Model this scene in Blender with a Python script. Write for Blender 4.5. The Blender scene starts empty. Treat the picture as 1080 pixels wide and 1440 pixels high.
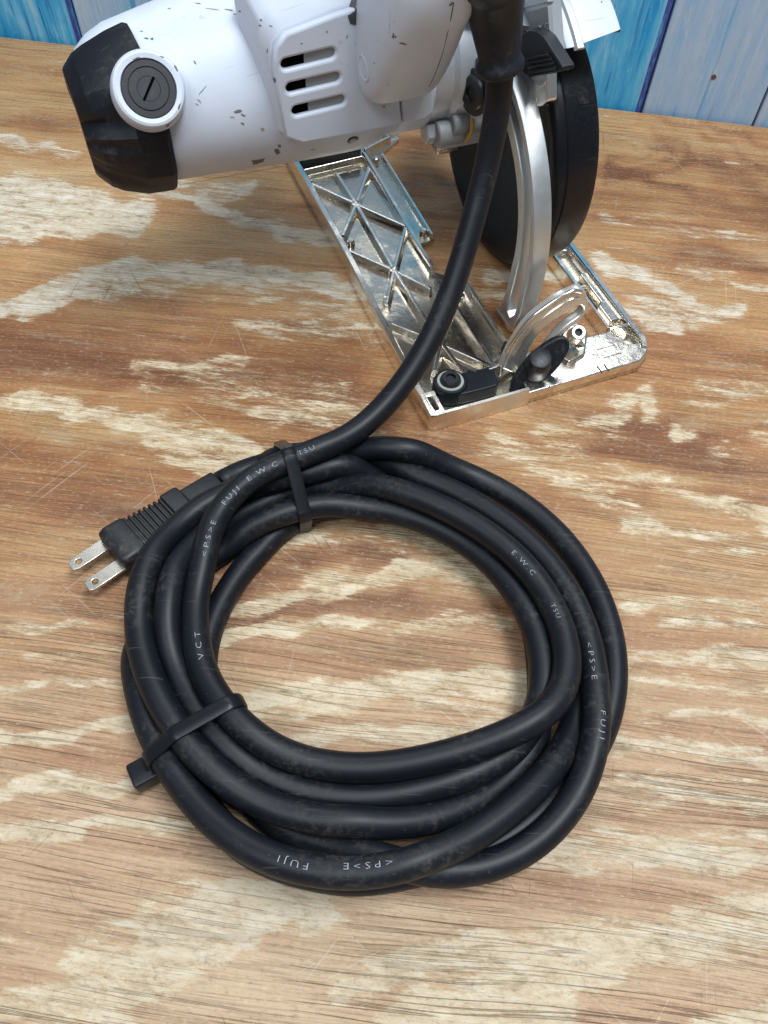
import bpy, bmesh, math, random
import numpy as np
from mathutils import Vector, Matrix
random.seed(7); RNG = np.random.default_rng(7)
scene = bpy.context.scene
COL = scene.collection
rad = math.radians

# ------------------------------------------------------------------ camera
F, CX, CY, CAM_H = 1130.0, 540.0, 720.0, 0.28          # focal length in photo pixels, principal point, height over the board
_d = np.array([506 - CX, 1470 - CY, F]); _d /= np.linalg.norm(_d)   # direction of straight down, seen by the camera
UP = -_d; _fz = np.array([0, 0, 1.0])
YW = _fz - _fz.dot(UP) * UP; YW /= np.linalg.norm(YW); XW = np.cross(YW, UP)
ROT = np.array([XW, YW, UP])                            # camera axes (right, down, forward) -> world
CAM = np.array([0, 0, CAM_H])
cam = bpy.data.cameras.new('camera'); cam_ob = bpy.data.objects.new('camera', cam); COL.objects.link(cam_ob)
right, down, fwd = ROT[:, 0], ROT[:, 1], ROT[:, 2]
cam_ob.matrix_world = Matrix(((right[0], -down[0], -fwd[0], 0), (right[1], -down[1], -fwd[1], 0),
                              (right[2], -down[2], -fwd[2], CAM_H), (0, 0, 0, 1)))
cam.sensor_fit = 'VERTICAL'; cam.sensor_height = 36.0; cam.lens = 36.0 * F / 1440.0
cam.clip_start = 0.01; cam.clip_end = 50
scene.camera = cam_ob

# ------------------------------------------------------------------ light
world = bpy.data.worlds.new('World'); scene.world = world; world.use_nodes = True
bg = world.node_tree.nodes['Background']; bg.inputs[0].default_value = (0.80, 0.90, 1.0, 1); bg.inputs[1].default_value = 0.22
def area(name, loc, target, sx, sy, power, col):
    l = bpy.data.lights.new(name, 'AREA'); l.shape = 'RECTANGLE'; l.size = sx; l.size_y = sy; l.energy = power; l.color = col
    o = bpy.data.objects.new(name, l); COL.objects.link(o); o.location = loc
    o.rotation_euler = (Vector(target) - Vector(loc)).to_track_quat('-Z', 'Y').to_euler(); return o
area('overhead_lamp', (0.42, 0.12, 1.5), (0.05, 0.3, 0), 0.8, 0.4, 28, (0.88, 0.95, 1.0))
area('overhead_lamp', (-0.45, -0.55, 1.4), (0.0, 0.25, 0), 0.9, 0.5, 11, (0.86, 0.94, 1.0))
area('overhead_lamp', (-0.1, 1.45, 1.55), (0.0, 0.3, 0), 1.5, 0.4, 11, (0.90, 0.96, 1.0))  # added lamp beyond the wall, placed so the base metal reflects it
scene.view_settings.view_transform = 'Standard'; scene.view_settings.look = 'None'
scene.view_settings.exposure = 0.0; scene.view_settings.gamma = 1.0

# ------------------------------------------------------------------ pixel -> place
def ray(x, y): return ROT @ np.array([x - CX, y - CY, F])
def at(x, y, z=0.0):                                    # world point at height z (metres) seen at a photo pixel
    r = ray(x, y); return CAM + r * ((z - CAM_H) / r[2])
def project(P):
    q = (np.asarray(P) - CAM) @ ROT; return np.stack([q[..., 0] / q[..., 2] * F + CX, q[..., 1] / q[..., 2] * F + CY], -1)
O = at(610, 607); LA = rad(113.0)                       # near corner of the saw base, long direction of the base
Lv = np.array([math.cos(LA), math.sin(LA), 0]); Wv = np.array([math.sin(LA), -math.cos(LA), 0])
def loc(p): p = np.asarray(p) - O; return np.array([p @ Wv, p @ Lv, p[2]]) * 1000      # saw frame, mm
def Sz(x, y, z): return loc(at(x, y, z / 1000))
def Sw(x, y, w): r = ray(x, y); c = (CAM - O) @ Wv; return loc(CAM + r * ((w / 1000 - c) / (r @ Wv)))
def Sl(x, y, l): r = ray(x, y); c = (CAM - O) @ Lv; return loc(CAM + r * ((l / 1000 - c) / (r @ Lv)))

# ------------------------------------------------------------------ node helpers
class NT:
    def __init__(s, name):
        s.m = bpy.data.materials.new(name); s.m.use_nodes = True; s.t = s.m.node_tree; s.b = s.t.nodes['Principled BSDF']
    def n(s, typ, **kw):
        nd = s.t.nodes.new(typ)
        for k, v in kw.items(): setattr(nd, k, v)
        return nd
    def link(s, a, b): s.t.links.new(a, b)
    def put(s, sock, v):
        if hasattr(v, 'links'): s.link(v, sock)
        elif isinstance(v, (tuple, list)) and len(v) == 3 and sock.type == 'RGBA': sock.default_value = (*v, 1)
        else: sock.default_value = v
    def coord(s, scale=(1, 1, 1), rot=(0, 0, 0), loc=(0, 0, 0), vec=None, kind='Object'):
        mp = s.n('ShaderNodeMapping'); mp.inputs['Scale'].default_value = scale; mp.inputs['Rotation'].default_value = rot
        mp.inputs['Location'].default_value = loc
        if vec is None: vec = s.n('ShaderNodeTexCoord').outputs[kind]
        s.link(vec, mp.inputs['Vector']); return mp.outputs[0]
    def noise(s, vec, scale=1, detail=4, rough=0.55, dist=0.0):
        nd = s.n('ShaderNodeTexNoise'); s.link(vec, nd.inputs['Vector']); nd.inputs['Scale'].default_value = scale
        nd.inputs['Detail'].default_value = detail; nd.inputs['Roughness'].default_value = rough; nd.inputs['Distortion'].default_value = dist
        return nd.outputs['Fac']
    def ramp(s, fac, stops, interp='LINEAR'):
        nd = s.n('ShaderNodeValToRGB'); s.link(fac, nd.inputs[0]); cr = nd.color_ramp; cr.interpolation = interp
        while len(cr.elements) < len(stops): cr.elements.new(0.5)
        for e, (p, c) in zip(cr.elements, stops):
            e.position = p; e.color = (c, c, c, 1) if not isinstance(c, (tuple, list)) else (*c, 1)
        return nd.outputs[0]
    def step(s, fac, a, b): 
        nd = s.n('ShaderNodeMapRange', interpolation_type='SMOOTHSTEP'); s.link(fac, nd.inputs[0])
        nd.inputs[1].default_value = a; nd.inputs[2].default_value = b; return nd.outputs[0]
    def math(s, op, a, b=0.0, clamp=False):
        nd = s.n('ShaderNodeMath', operation=op, use_clamp=clamp); s.put(nd.inputs[0], a); s.put(nd.inputs[1], b); return nd.outputs[0]
    def mix(s, fac, a, b, blend='MIX'):
        nd = s.n('ShaderNodeMix', data_type='RGBA', blend_type=blend); s.put(nd.inputs[0], fac); s.put(nd.inputs[6], a); s.put(nd.inputs[7], b)
        return nd.outputs[2]
    def attr(s, name): return s.n('ShaderNodeAttribute', attribute_name=name).outputs['Fac']
    def bump(s, h, dist=0.0005, strength=1.0, prev=None):
        nd = s.n('ShaderNodeBump'); nd.inputs['Distance'].default_value = dist; nd.inputs['Strength'].default_value = strength
        s.link(h, nd.inputs['Height'])
        if prev is not None: s.link(prev, nd.inputs['Normal'])
        return nd.outputs[0]
    def done(s, col=None, rough=None, metal=None, normal=None, spec=None, coat=None):
        if col is not None: s.put(s.b.inputs['Base Color'], col)
        if rough is not None: s.put(s.b.inputs['Roughness'], rough)
        if metal is not None: s.put(s.b.inputs['Metallic'], metal)
        if normal is not None: s.link(normal, s.b.inputs['Normal'])
        if spec is not None: s.put(s.b.inputs['Specular IOR Level'], spec)
        if coat is not None: s.put(s.b.inputs['Coat Weight'], coat); s.b.inputs['Coat Roughness'].default_value = 0.1
        return s.m

def mat_board():
    g = NT('worn_plywood')
    rot = (0, 0, rad(5))
    base = g.coord((1, 1, 1), rot)
    # wavy distortion of the grain so that the figure bends
    wn = g.n('ShaderNodeTexNoise'); g.link(g.coord((4, 9, 1), vec=base), wn.inputs['Vector']); wn.inputs['Scale'].default_value = 1; wn.inputs['Detail'].default_value = 2
    sub = g.n('ShaderNodeVectorMath', operation='SUBTRACT'); g.link(wn.outputs['Color'], sub.inputs[0]); sub.inputs[1].default_value = (.5, .5, .5)
    sc = g.n('ShaderNodeVectorMath', operation='MULTIPLY'); g.link(sub.outputs[0], sc.inputs[0]); sc.inputs[1].default_value = (0.0, 0.022, 0.0)
    ad = g.n('ShaderNodeVectorMath', operation='ADD'); g.link(base, ad.inputs[0]); g.link(sc.outputs[0], ad.inputs[1]); W = ad.outputs[0]
    bands = g.noise(g.coord((5, 55, 1), vec=W), 1, 5, 0.6)
    bands2 = g.noise(g.coord((7, 230, 1), vec=W, loc=(3, 1, 0)), 1, 4, 0.6)
    fine = g.noise(g.coord((26, 1300, 1), vec=W), 1, 4, 0.65)
    speck = g.noise(g.coord((420, 900, 1), vec=base), 1, 4, 0.7)
    cloud = g.noise(g.coord((40, 75, 1), vec=base, loc=(3, 3, 0)), 1, 7, 0.7)
    def thin(sx, sy, lo, eps, dist=0.0):                # long thin contour lines of a stretched noise = open pores and growth lines
        nn = g.noise(g.coord((sx, sy, 1), vec=W, loc=(0, lo, 0)), 1, 2.0, 0.45, dist)
        return g.math('SUBTRACT', 1.0, g.step(g.math('ABSOLUTE', g.math('SUBTRACT', nn, 0.5)), eps * .25, eps))
    l1 = thin(6, 250, 7, 0.020); l2 = thin(9, 440, 3, 0.026); l3 = thin(16, 620, 1, 0.05)
    gate1 = g.step(g.noise(g.coord((9, 30, 1), vec=base, loc=(8, 3, 0)), 1, 6, .65), 0.40, 0.62)
    gate2 = g.step(g.noise(g.coord((12, 45, 1), vec=base, loc=(2, 9, 0)), 1, 6, .65), 0.44, 0.64)
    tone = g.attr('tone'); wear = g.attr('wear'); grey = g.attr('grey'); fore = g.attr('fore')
    lm = g.math('MAXIMUM', g.math('MULTIPLY', l1, gate1), g.math('MULTIPLY', g.math('MULTIPLY', l2, gate2), 0.8))
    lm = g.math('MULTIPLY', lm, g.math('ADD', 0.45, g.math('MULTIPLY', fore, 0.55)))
    # sound veneer: tan to red brown
    t = g.math('ADD', g.math('ADD', g.math('MULTIPLY', g.math('SUBTRACT', bands, 0.5), 1.2), 0.39), g.math('MULTIPLY', g.math('SUBTRACT', tone, 0.5), 0.8))
    t = g.math('ADD', t, g.math('MULTIPLY', g.math('SUBTRACT', bands2, 0.5), 0.40))
    t = g.math('ADD', t, g.math('MULTIPLY', g.math('SUBTRACT', cloud, 0.5), 0.35))
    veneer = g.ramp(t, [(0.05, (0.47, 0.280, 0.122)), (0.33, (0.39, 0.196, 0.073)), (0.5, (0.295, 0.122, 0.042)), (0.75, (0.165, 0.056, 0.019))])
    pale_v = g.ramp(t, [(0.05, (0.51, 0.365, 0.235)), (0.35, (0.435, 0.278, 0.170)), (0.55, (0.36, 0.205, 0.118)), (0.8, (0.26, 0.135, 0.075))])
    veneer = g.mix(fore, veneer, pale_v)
    veneer = g.mix(g.math('MULTIPLY', g.step(fine, 0.50, 0.72), 0.5), veneer, (0.15, 0.078, 0.037), 'MIX')
    veneer = g.mix(g.math('MULTIPLY', g.step(fine, 0.48, 0.28), 0.35), veneer, (0.52, 0.38, 0.235), 'MIX')
    veneer = g.mix(g.math('MULTIPLY', l3, 0.28), veneer, (0.12, 0.07, 0.04))
    veneer = g.mix(g.math('MULTIPLY', lm, 0.52), veneer, (0.085, 0.05, 0.032))
    blotch = g.noise(g.coord((16, 60, 1), vec=base, loc=(5, 5, 2)), 1, 9, 0.74)
    veneer = g.mix(g.math('MULTIPLY', g.step(blotch, 0.50, 0.74), 0.65), veneer, (0.40, 0.30, 0.18))
    # worn through to the pale layer; ragged mask = drawn wear + noise
    n1 = g.noise(g.coord((24, 135, 1), vec=base, loc=(2, 0, 1)), 1, 10, 0.74, 0.5)
    n2 = g.noise(g.coord((75, 430, 1), vec=base), 1, 7, 0.78)
    n3 = g.noise(g.coord((330, 1100, 1), vec=base, loc=(4, 1, 0)), 1, 4, 0.7)
    wv = g.math('ADD', g.math('MULTIPLY', wear, 0.97), g.math('MULTIPLY', g.math('SUBTRACT', n1, 0.5), 2.3))
    wv = g.math('ADD', wv, g.math('MULTIPLY', g.math('SUBTRACT', n2, 0.5), 1.5))
    wv = g.math('ADD', wv, g.math('MULTIPLY', g.math('SUBTRACT', n3, 0.5), 0.6))
    mask = g.math('MULTIPLY', g.step(wv, 0.36, 0.68), g.math('ADD', 0.72, g.math('MULTIPLY', g.step(g.noise(g.coord((55, 300, 1), vec=base, loc=(3, 6, 2)), 1, 8, .75), 0.40, 0.58), 0.28)))
    halo = g.step(wv, 0.15, 0.55)
    mott = g.noise(g.coord((70, 210, 1), vec=base, loc=(1, 4, 0)), 1, 10, 0.78, 0.4)
    cream = g.ramp(mott, [(0.29, (0.13, 0.085, 0.045)), (0.38, (0.34, 0.235, 0.12)), (0.45, (0.57, 0.43, 0.255)), (0.55, (0.75, 0.62, 0.43)), (0.70, (0.84, 0.76, 0.61))])
    greyc = g.ramp(mott, [(0.29, (0.10, 0.085, 0.065)), (0.38, (0.30, 0.25, 0.18)), (0.47, (0.54, 0.47, 0.37)), (0.64, (0.73, 0.68, 0.59))])
    pale = g.mix(grey, cream, greyc)
    pale = g.mix(g.math('MULTIPLY', lm, 0.6), pale, (0.15, 0.105, 0.065))
    pale = g.mix(g.math('MULTIPLY', g.step(fine, 0.50, 0.75), 0.45), pale, (0.24, 0.165, 0.095))
    col = g.mix(g.math('MULTIPLY', halo, 0.38), veneer, (0.45, 0.32, 0.175))
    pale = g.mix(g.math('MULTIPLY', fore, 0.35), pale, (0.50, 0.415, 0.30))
    col = g.mix(g.math('MULTIPLY', mask, 0.94), col, pale)
    # dark dirt caught along the patches' edges
    dn = g.noise(g.coord((90, 240, 1), vec=base, loc=(9, 2, 0)), 1, 9, 0.8)
    dgate = g.step(g.noise(g.coord((22, 60, 1), vec=base, loc=(1, 1, 5)), 1, 4, .6), 0.42, 0.62)
    edge = g.math('MULTIPLY', halo, g.math('SUBTRACT', 1.0, g.math('MULTIPLY', mask, 0.6)))
    dirt = g.math('MULTIPLY', g.step(dn, 0.53, 0.68), g.math('ADD', g.math('MULTIPLY', edge, 0.85), 0.06))
    dirt = g.math('MULTIPLY', dirt, g.math('ADD', 0.25, g.math('MULTIPLY', dgate, 0.75)))
    col = g.mix(dirt, col, (0.07, 0.055, 0.042))
    col = g.mix(g.math('MULTIPLY', g.step(speck, 0.54, 0.70), 0.42), col, (0.13, 0.085, 0.055))
    col = g.mix(g.math('MULTIPLY', g.step(speck, 0.46, 0.30), 0.36), col, (0.62, 0.51, 0.38))
    # knife scratches, thin and long, in several directions
    sm = None
    for k, (a, th) in enumerate(((38, .725), (68, .735), (100, .735), (128, .725), (152, .74))):
        s_ = g.step(g.noise(g.coord((13, 800, 1), (0, 0, 0), (k * 3.1, k, 0), vec=g.coord((1, 1, 1), (0, 0, rad(a)))), 1, 1.0, 0.4), th, th + .02)
        sm = s_ if sm is None else g.math('MAXIMUM', sm, s_)
    sgate = g.step(g.noise(g.coord((14, 18, 1), vec=base, loc=(6, 6, 1)), 1, 4, .6), 0.42, 0.62)
    col = g.mix(g.math('MULTIPLY', g.math('MULTIPLY', sm, sgate), 0.34), col, (0.60, 0.52, 0.42))
    sd = g.step(g.noise(g.coord((22, 900, 1), (0, 0, 0), (5, 2, 0), vec=g.coord((1, 1, 1), (0, 0, rad(58)))), 1, 1.0, 0.4), .725, .74)
    sd2 = g.step(g.noise(g.coord((26, 900, 1), (0, 0, 0), (1, 8, 0), vec=g.coord((1, 1, 1), (0, 0, rad(97)))), 1, 1.0, 0.4), .725, .74)
    sd3 = g.step(g.noise(g.coord((24, 900, 1), (0, 0, 0), (7, 4, 0), vec=g.coord((1, 1, 1), (0, 0, rad(128)))), 1, 1.0, 0.4), .73, .745)
    sgate2 = g.step(g.noise(g.coord((16, 22, 1), vec=base, loc=(2, 8, 4)), 1, 4, .6), 0.48, 0.64)
    col = g.mix(g.math('MULTIPLY', g.math('MULTIPLY', g.math('MAXIMUM', g.math('MAXIMUM', sd, sd3), sd2), sgate2), 0.5), col, (0.07, 0.045, 0.03))
    h = g.math('SUBTRACT', g.math('MULTIPLY', n2, 0.5), g.math('MULTIPLY', mask, 0.7))
    h = g.math('ADD', h, g.math('MULTIPLY', mott, g.math('MULTIPLY', mask, 1.2)))
    h = g.math('SUBTRACT', h, g.math('MULTIPLY', lm, 0.8))
    h = g.math('SUBTRACT', h, g.math('MULTIPLY', fine, 0.4))
    h = g.math('ADD', h, g.math('MULTIPLY', speck, 0.25))
    rough = g.math('ADD', 0.50, g.math('MULTIPLY', mask, 0.25))
    return g.done(col, rough, normal=g.bump(h, 0.0006, 1.0), spec=0.32)

def mat_plank(kind):
    g = NT('painted_plank_' + kind)
    oi = g.n('ShaderNodeObjectInfo').outputs['Random']
    tc = g.n('ShaderNodeTexCoord').outputs['Object']
    cmb = g.n('ShaderNodeCombineXYZ'); g.link(g.math('MULTIPLY', oi, 13.0), cmb.inputs[0]); g.link(g.math('MULTIPLY', oi, 7.0), cmb.inputs[2])
    va = g.n('ShaderNodeVectorMath', operation='ADD'); g.link(tc, va.inputs[0]); g.link(cmb.outputs[0], va.inputs[1]); v = va.outputs[0]
    a = g.noise(g.coord((160, 160, 9), vec=v), 1, 5, 0.6); b = g.noise(g.coord((45, 45, 14), vec=v), 1, 6, 0.7, 0.3)
    c = g.noise(g.coord((420, 420, 22), vec=v), 1, 3, 0.6); e = g.noise(g.coord((300, 300, 170), vec=v), 1, 5, .7)
    d = g.noise(g.coord((70, 70, 5), vec=v, loc=(4, 0, 2)), 1, 3, 0.5)
    f = g.math('ADD', g.math('MULTIPLY', a, 0.55), g.math('MULTIPLY', b, 0.45))
    if kind == 'blue':
        col = g.ramp(f, [(0.30, (0.010, 0.19, 0.50)), (0.42, (0.03, 0.33, 0.66)), (0.52, (0.10, 0.45, 0.73)), (0.66, (0.38, 0.62, 0.79))])
        col = g.mix(g.math('MULTIPLY', g.step(c, 0.60, 0.72), 0.75), col, (0.02, 0.05, 0.22))
        col = g.mix(g.math('MULTIPLY', g.step(e, 0.60, 0.70), 0.5), col, (0.40, 0.55, 0.70))
    else:
        col = g.ramp(f, [(0.30, (0.14, 0.40, 0.68)), (0.42, (0.28, 0.47, 0.69)), (0.54, (0.40, 0.52, 0.67)), (0.7, (0.56, 0.60, 0.67))])
        col = g.mix(g.math('MULTIPLY', g.step(d, 0.60, 0.66), 0.85), col, (0.05, 0.29, 0.58))
        col = g.mix(g.math('MULTIPLY', g.step(e, 0.60, 0.70), 0.5), col, (0.56, 0.58, 0.62))
        col = g.mix(g.math('MULTIPLY', g.step(c, 0.66, 0.76), 0.5), col, (0.14, 0.16, 0.26))
    wornp = g.step(g.noise(g.coord((240, 240, 30), vec=v, loc=(1, 5, 3)), 1, 7, .75), 0.57, 0.66)
    col = g.mix(g.math('MULTIPLY', wornp, 0.55), col, (0.52, 0.60, 0.68) if kind == 'blue' else (0.62, 0.62, 0.63))
    drip = g.step(g.noise(g.coord((110, 110, 6), vec=v, loc=(9, 5, 1)), 1, 4, .6), 0.60, 0.66)
    col = g.mix(g.math('MULTIPLY', drip, 0.55), col, (0.012, 0.12, 0.42) if kind == 'blue' else (0.04, 0.30, 0.62))
    return g.done(col, 0.55, normal=g.bump(g.math('ADD', c, b), 0.0008, 0.8), spec=0.3)

def mat_edge():
    g = NT('violet_paint_edge'); v = g.coord(); n = g.noise(g.coord((300, 300, 60), vec=v), 1, 6, .75)
    col = g.ramp(n, [(0.36, (0.035, 0.03, 0.20)), (0.52, (0.07, 0.09, 0.34)), (0.62, (0.05, 0.27, 0.58)), (0.7, (0.34, 0.50, 0.68))])
    return g.done(col, 0.55, normal=g.bump(n, 0.0008, 0.8), spec=0.3)

def mat_white():
    g = NT('scuffed_white_plastic'); v = g.coord()
    n = g.noise(g.coord((22, 22, 22), vec=v), 1, 5, .6)
    col = g.ramp(n, [(0.3, (0.50, 0.54, 0.635)), (0.62, (0.57, 0.61, 0.70))])
    gate = g.step(g.noise(g.coord((38, 38, 38), vec=v, loc=(3, 1, 4)), 1, 3, .6), 0.55, 0.68)
    sp = g.step(g.noise(g.coord((230, 330, 420), (.4, .3, .9), vec=v), 1, 4, .65), 0.60, 0.67)
    col = g.mix(g.math('MULTIPLY', g.math('MULTIPLY', sp, gate), 0.40), col, (0.20, 0.18, 0.16))
    sc = g.step(g.noise(g.coord((30, 800, 60), (.8, .4, .5), vec=v), 1, 2, .5), 0.69, 0.73)
    col = g.mix(g.math('MULTIPLY', sc, 0.30), col, (0.22, 0.20, 0.19))
    st = g.step(g.noise(g.coord((60, 60, 60), vec=v, loc=(7, 7, 0)), 1, 5, .7), 0.66, 0.78)
    col = g.mix(g.math('MULTIPLY', st, 0.4), col, (0.42, 0.33, 0.24))
    bn = g.noise(g.coord((1500, 1500, 1500), vec=v), 1, 2, .5)
    return g.done(col, g.math('ADD', 0.34, g.math('MULTIPLY', n, 0.2)), normal=g.bump(bn, 0.00006, 0.5), spec=0.5)

def mat_rubber(name, base, rough, dust=0.5, bumpd=0.00005, spec=0.5):
    g = NT(name); v = g.coord()
    n = g.noise(g.coord((35, 35, 35), vec=v), 1, 6, .65); f = g.noise(g.coord((420, 420, 420), vec=v), 1, 5, .7)
    dark = tuple(c * 0.75 for c in base)
    col = g.ramp(n, [(0.35, dark), (0.65, base)])
    dm = g.math('MULTIPLY', g.step(n, 0.46, 0.68), g.step(f, 0.44, 0.72))
    col = g.mix(g.math('MULTIPLY', dm, dust), col, (0.135, 0.112, 0.085))
    spk = g.step(g.noise(g.coord((900, 900, 900), vec=v, loc=(2, 3, 1)), 1, 3, .6), 0.69, 0.74)
    col = g.mix(g.math('MULTIPLY', spk, dust * 0.7), col, (0.22, 0.19, 0.155))
    sc = g.step(g.noise(g.coord((60, 1400, 200), (.5, .9, .7), vec=v), 1, 1, .5), 0.72, 0.75)
    col = g.mix(g.math('MULTIPLY', sc, dust * 0.5), col, (0.16, 0.15, 0.14))
    r = g.math('ADD', rough, g.math('MULTIPLY', dm, 0.25))
    return g.done(col, r, normal=g.bump(g.math('ADD', f, g.math('MULTIPLY', spk, .6)), bumpd, 0.5), spec=spec)

def mat_metal(name, base, rough, tarnish=0.5, bumpd=0.0001, tcol=(0.20, 0.155, 0.09), tr=0.25):
    g = NT(name); v = g.coord()
    n = g.noise(g.coord((45, 45, 45), vec=v), 1, 7, .7, .3); f = g.noise(g.coord((500, 500, 500), vec=v), 1, 4, .6)
    m = g.step(n, 0.44, 0.68)
    col = g.mix(g.math('MULTIPLY', m, tarnish), base, tcol)
    big = g.math('ADD', g.noise(g.coord((150, 150, 150), vec=v), 1, 3, .5), g.math('MULTIPLY', g.noise(g.coord((48, 48, 48), vec=v, loc=(3, 2, 6)), 1, 2, .5), 1.7 if 'nickel' in name else .5))
    return g.done(col, g.math('ADD', rough, g.math('MULTIPLY', m, tr)), 1.0, g.bump(g.math('ADD', g.math('MULTIPLY', f, .4), big), bumpd, 0.6))

def mat_plain(name, col, rough, metal=0.0, spec=0.5):
    g = NT(name); v = g.coord(); n = g.noise(g.coord((60, 60, 60), vec=v), 1, 5, .65)
    c = g.mix(g.math('MULTIPLY', g.step(n, .45, .75), 0.35), col, tuple(min(1, x * 1.25 + .02) for x in col))
    return g.done(c, g.math('ADD', rough, g.math('MULTIPLY', n, 0.12)), metal, spec=spec)

M = dict(board=mat_board(), blue=mat_plank('blue'), pale=mat_plank('pale'), white=mat_white(),
         violet=mat_edge(),
         cord=mat_rubber('cord_rubber', (0.0054, 0.0070, 0.0112), 0.46, 0.30, spec=0.32),
         boot=mat_rubber('boot_rubber', (0.009, 0.012, 0.020), 0.52, 0.26, spec=0.3),
         cap=mat_rubber('cap_rubber', (0.007, 0.009, 0.015), 0.45, 0.30, spec=0.28),
         guard=mat_rubber('guard_black', (0.0035, 0.0042, 0.007), 0.32, 0.12, spec=0.35),
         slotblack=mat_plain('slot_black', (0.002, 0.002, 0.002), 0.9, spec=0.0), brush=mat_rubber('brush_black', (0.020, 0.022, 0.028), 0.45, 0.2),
         black=mat_rubber('black_plastic', (0.007, 0.009, 0.014), 0.38, 0.22, spec=0.32),
         tie=mat_plain('black_nylon', (0.005, 0.006, 0.009), 0.30, spec=0.30),
         plug=mat_rubber('plug_rubber', (0.008, 0.0085, 0.011), 0.45, 0.4, 0.00012),
         nickel=mat_metal('nickel_plate', (0.70, 0.65, 0.56), 0.15, 0.55, 0.00026, (0.27, 0.22, 0.15)),
         bright=mat_metal('nickel_bright', (0.90, 0.85, 0.78), 0.13, 0.22, 0.00012, (0.42, 0.35, 0.25)),
         quadrant=mat_plain('cast_quadrant', (0.66, 0.635, 0.575), 0.22, 0.70),
         satin=mat_metal('nickel_cast', (0.86, 0.82, 0.75), 0.24, 0.25, 0.00030, (0.42, 0.36, 0.27)),
         alu=mat_plain('silver_casting', (0.46, 0.48, 0.51), 0.36, 0.55),
         steel=mat_metal('arc_aluminium', (0.72, 0.74, 0.75), 0.40, 0.3, 0.00005, (0.40, 0.39, 0.37), .15),
         grey=mat_plain('grey_plastic', (0.25, 0.26, 0.27), 0.45), dark=mat_plain('dark_inside', (0.012, 0.012, 0.013), 0.6),
         screw=mat_plain('dark_screw', (0.05, 0.05, 0.055), 0.35, 0.8), print=mat_plain('white_print', (0.31, 0.33, 0.36), 0.6),
         greyrub=mat_rubber('grey_rubber', (0.055, 0.06, 0.07), 0.5, 0.3), prong=mat_metal('prong_metal', (0.72, 0.68, 0.60), 0.25, 0.4, 0.00003),
         yellow=mat_plain('yellow_seal', (0.45, 0.26, 0.04), 0.5), nylon=mat_plain('white_washer', (0.30, 0.32, 0.28), 0.5))

# ------------------------------------------------------------------ mesh helpers
def link(name, me, mat, parent=None, bevel=0, smooth=35, seg=2):
    o = bpy.data.objects.new(name, me); COL.objects.link(o)
    if mat is not None: me.materials.append(mat)
    if parent is not None: o.parent = parent
    me.polygons.foreach_set('use_smooth', [True] * len(me.polygons))
    if smooth < 180: me.set_sharp_from_angle(angle=rad(smooth))
    if bevel:
        b = o.modifiers.new('edge', 'BEVEL'); b.width = bevel / 1000; b.segments = seg; b.limit_method = 'ANGLE'; b.angle_limit = rad(32)
        b.harden_normals = True
    return o
def mesh(name, V, Fc, scale=0.001):
    me = bpy.data.meshes.new(name); me.from_pydata([tuple(np.asarray(v) * scale) for v in V], [], Fc); me.validate()
    bm = bmesh.new(); bm.from_mesh(me); bmesh.ops.recalc_face_normals(bm, faces=bm.faces); bm.to_mesh(me); bm.free(); return me
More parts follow.
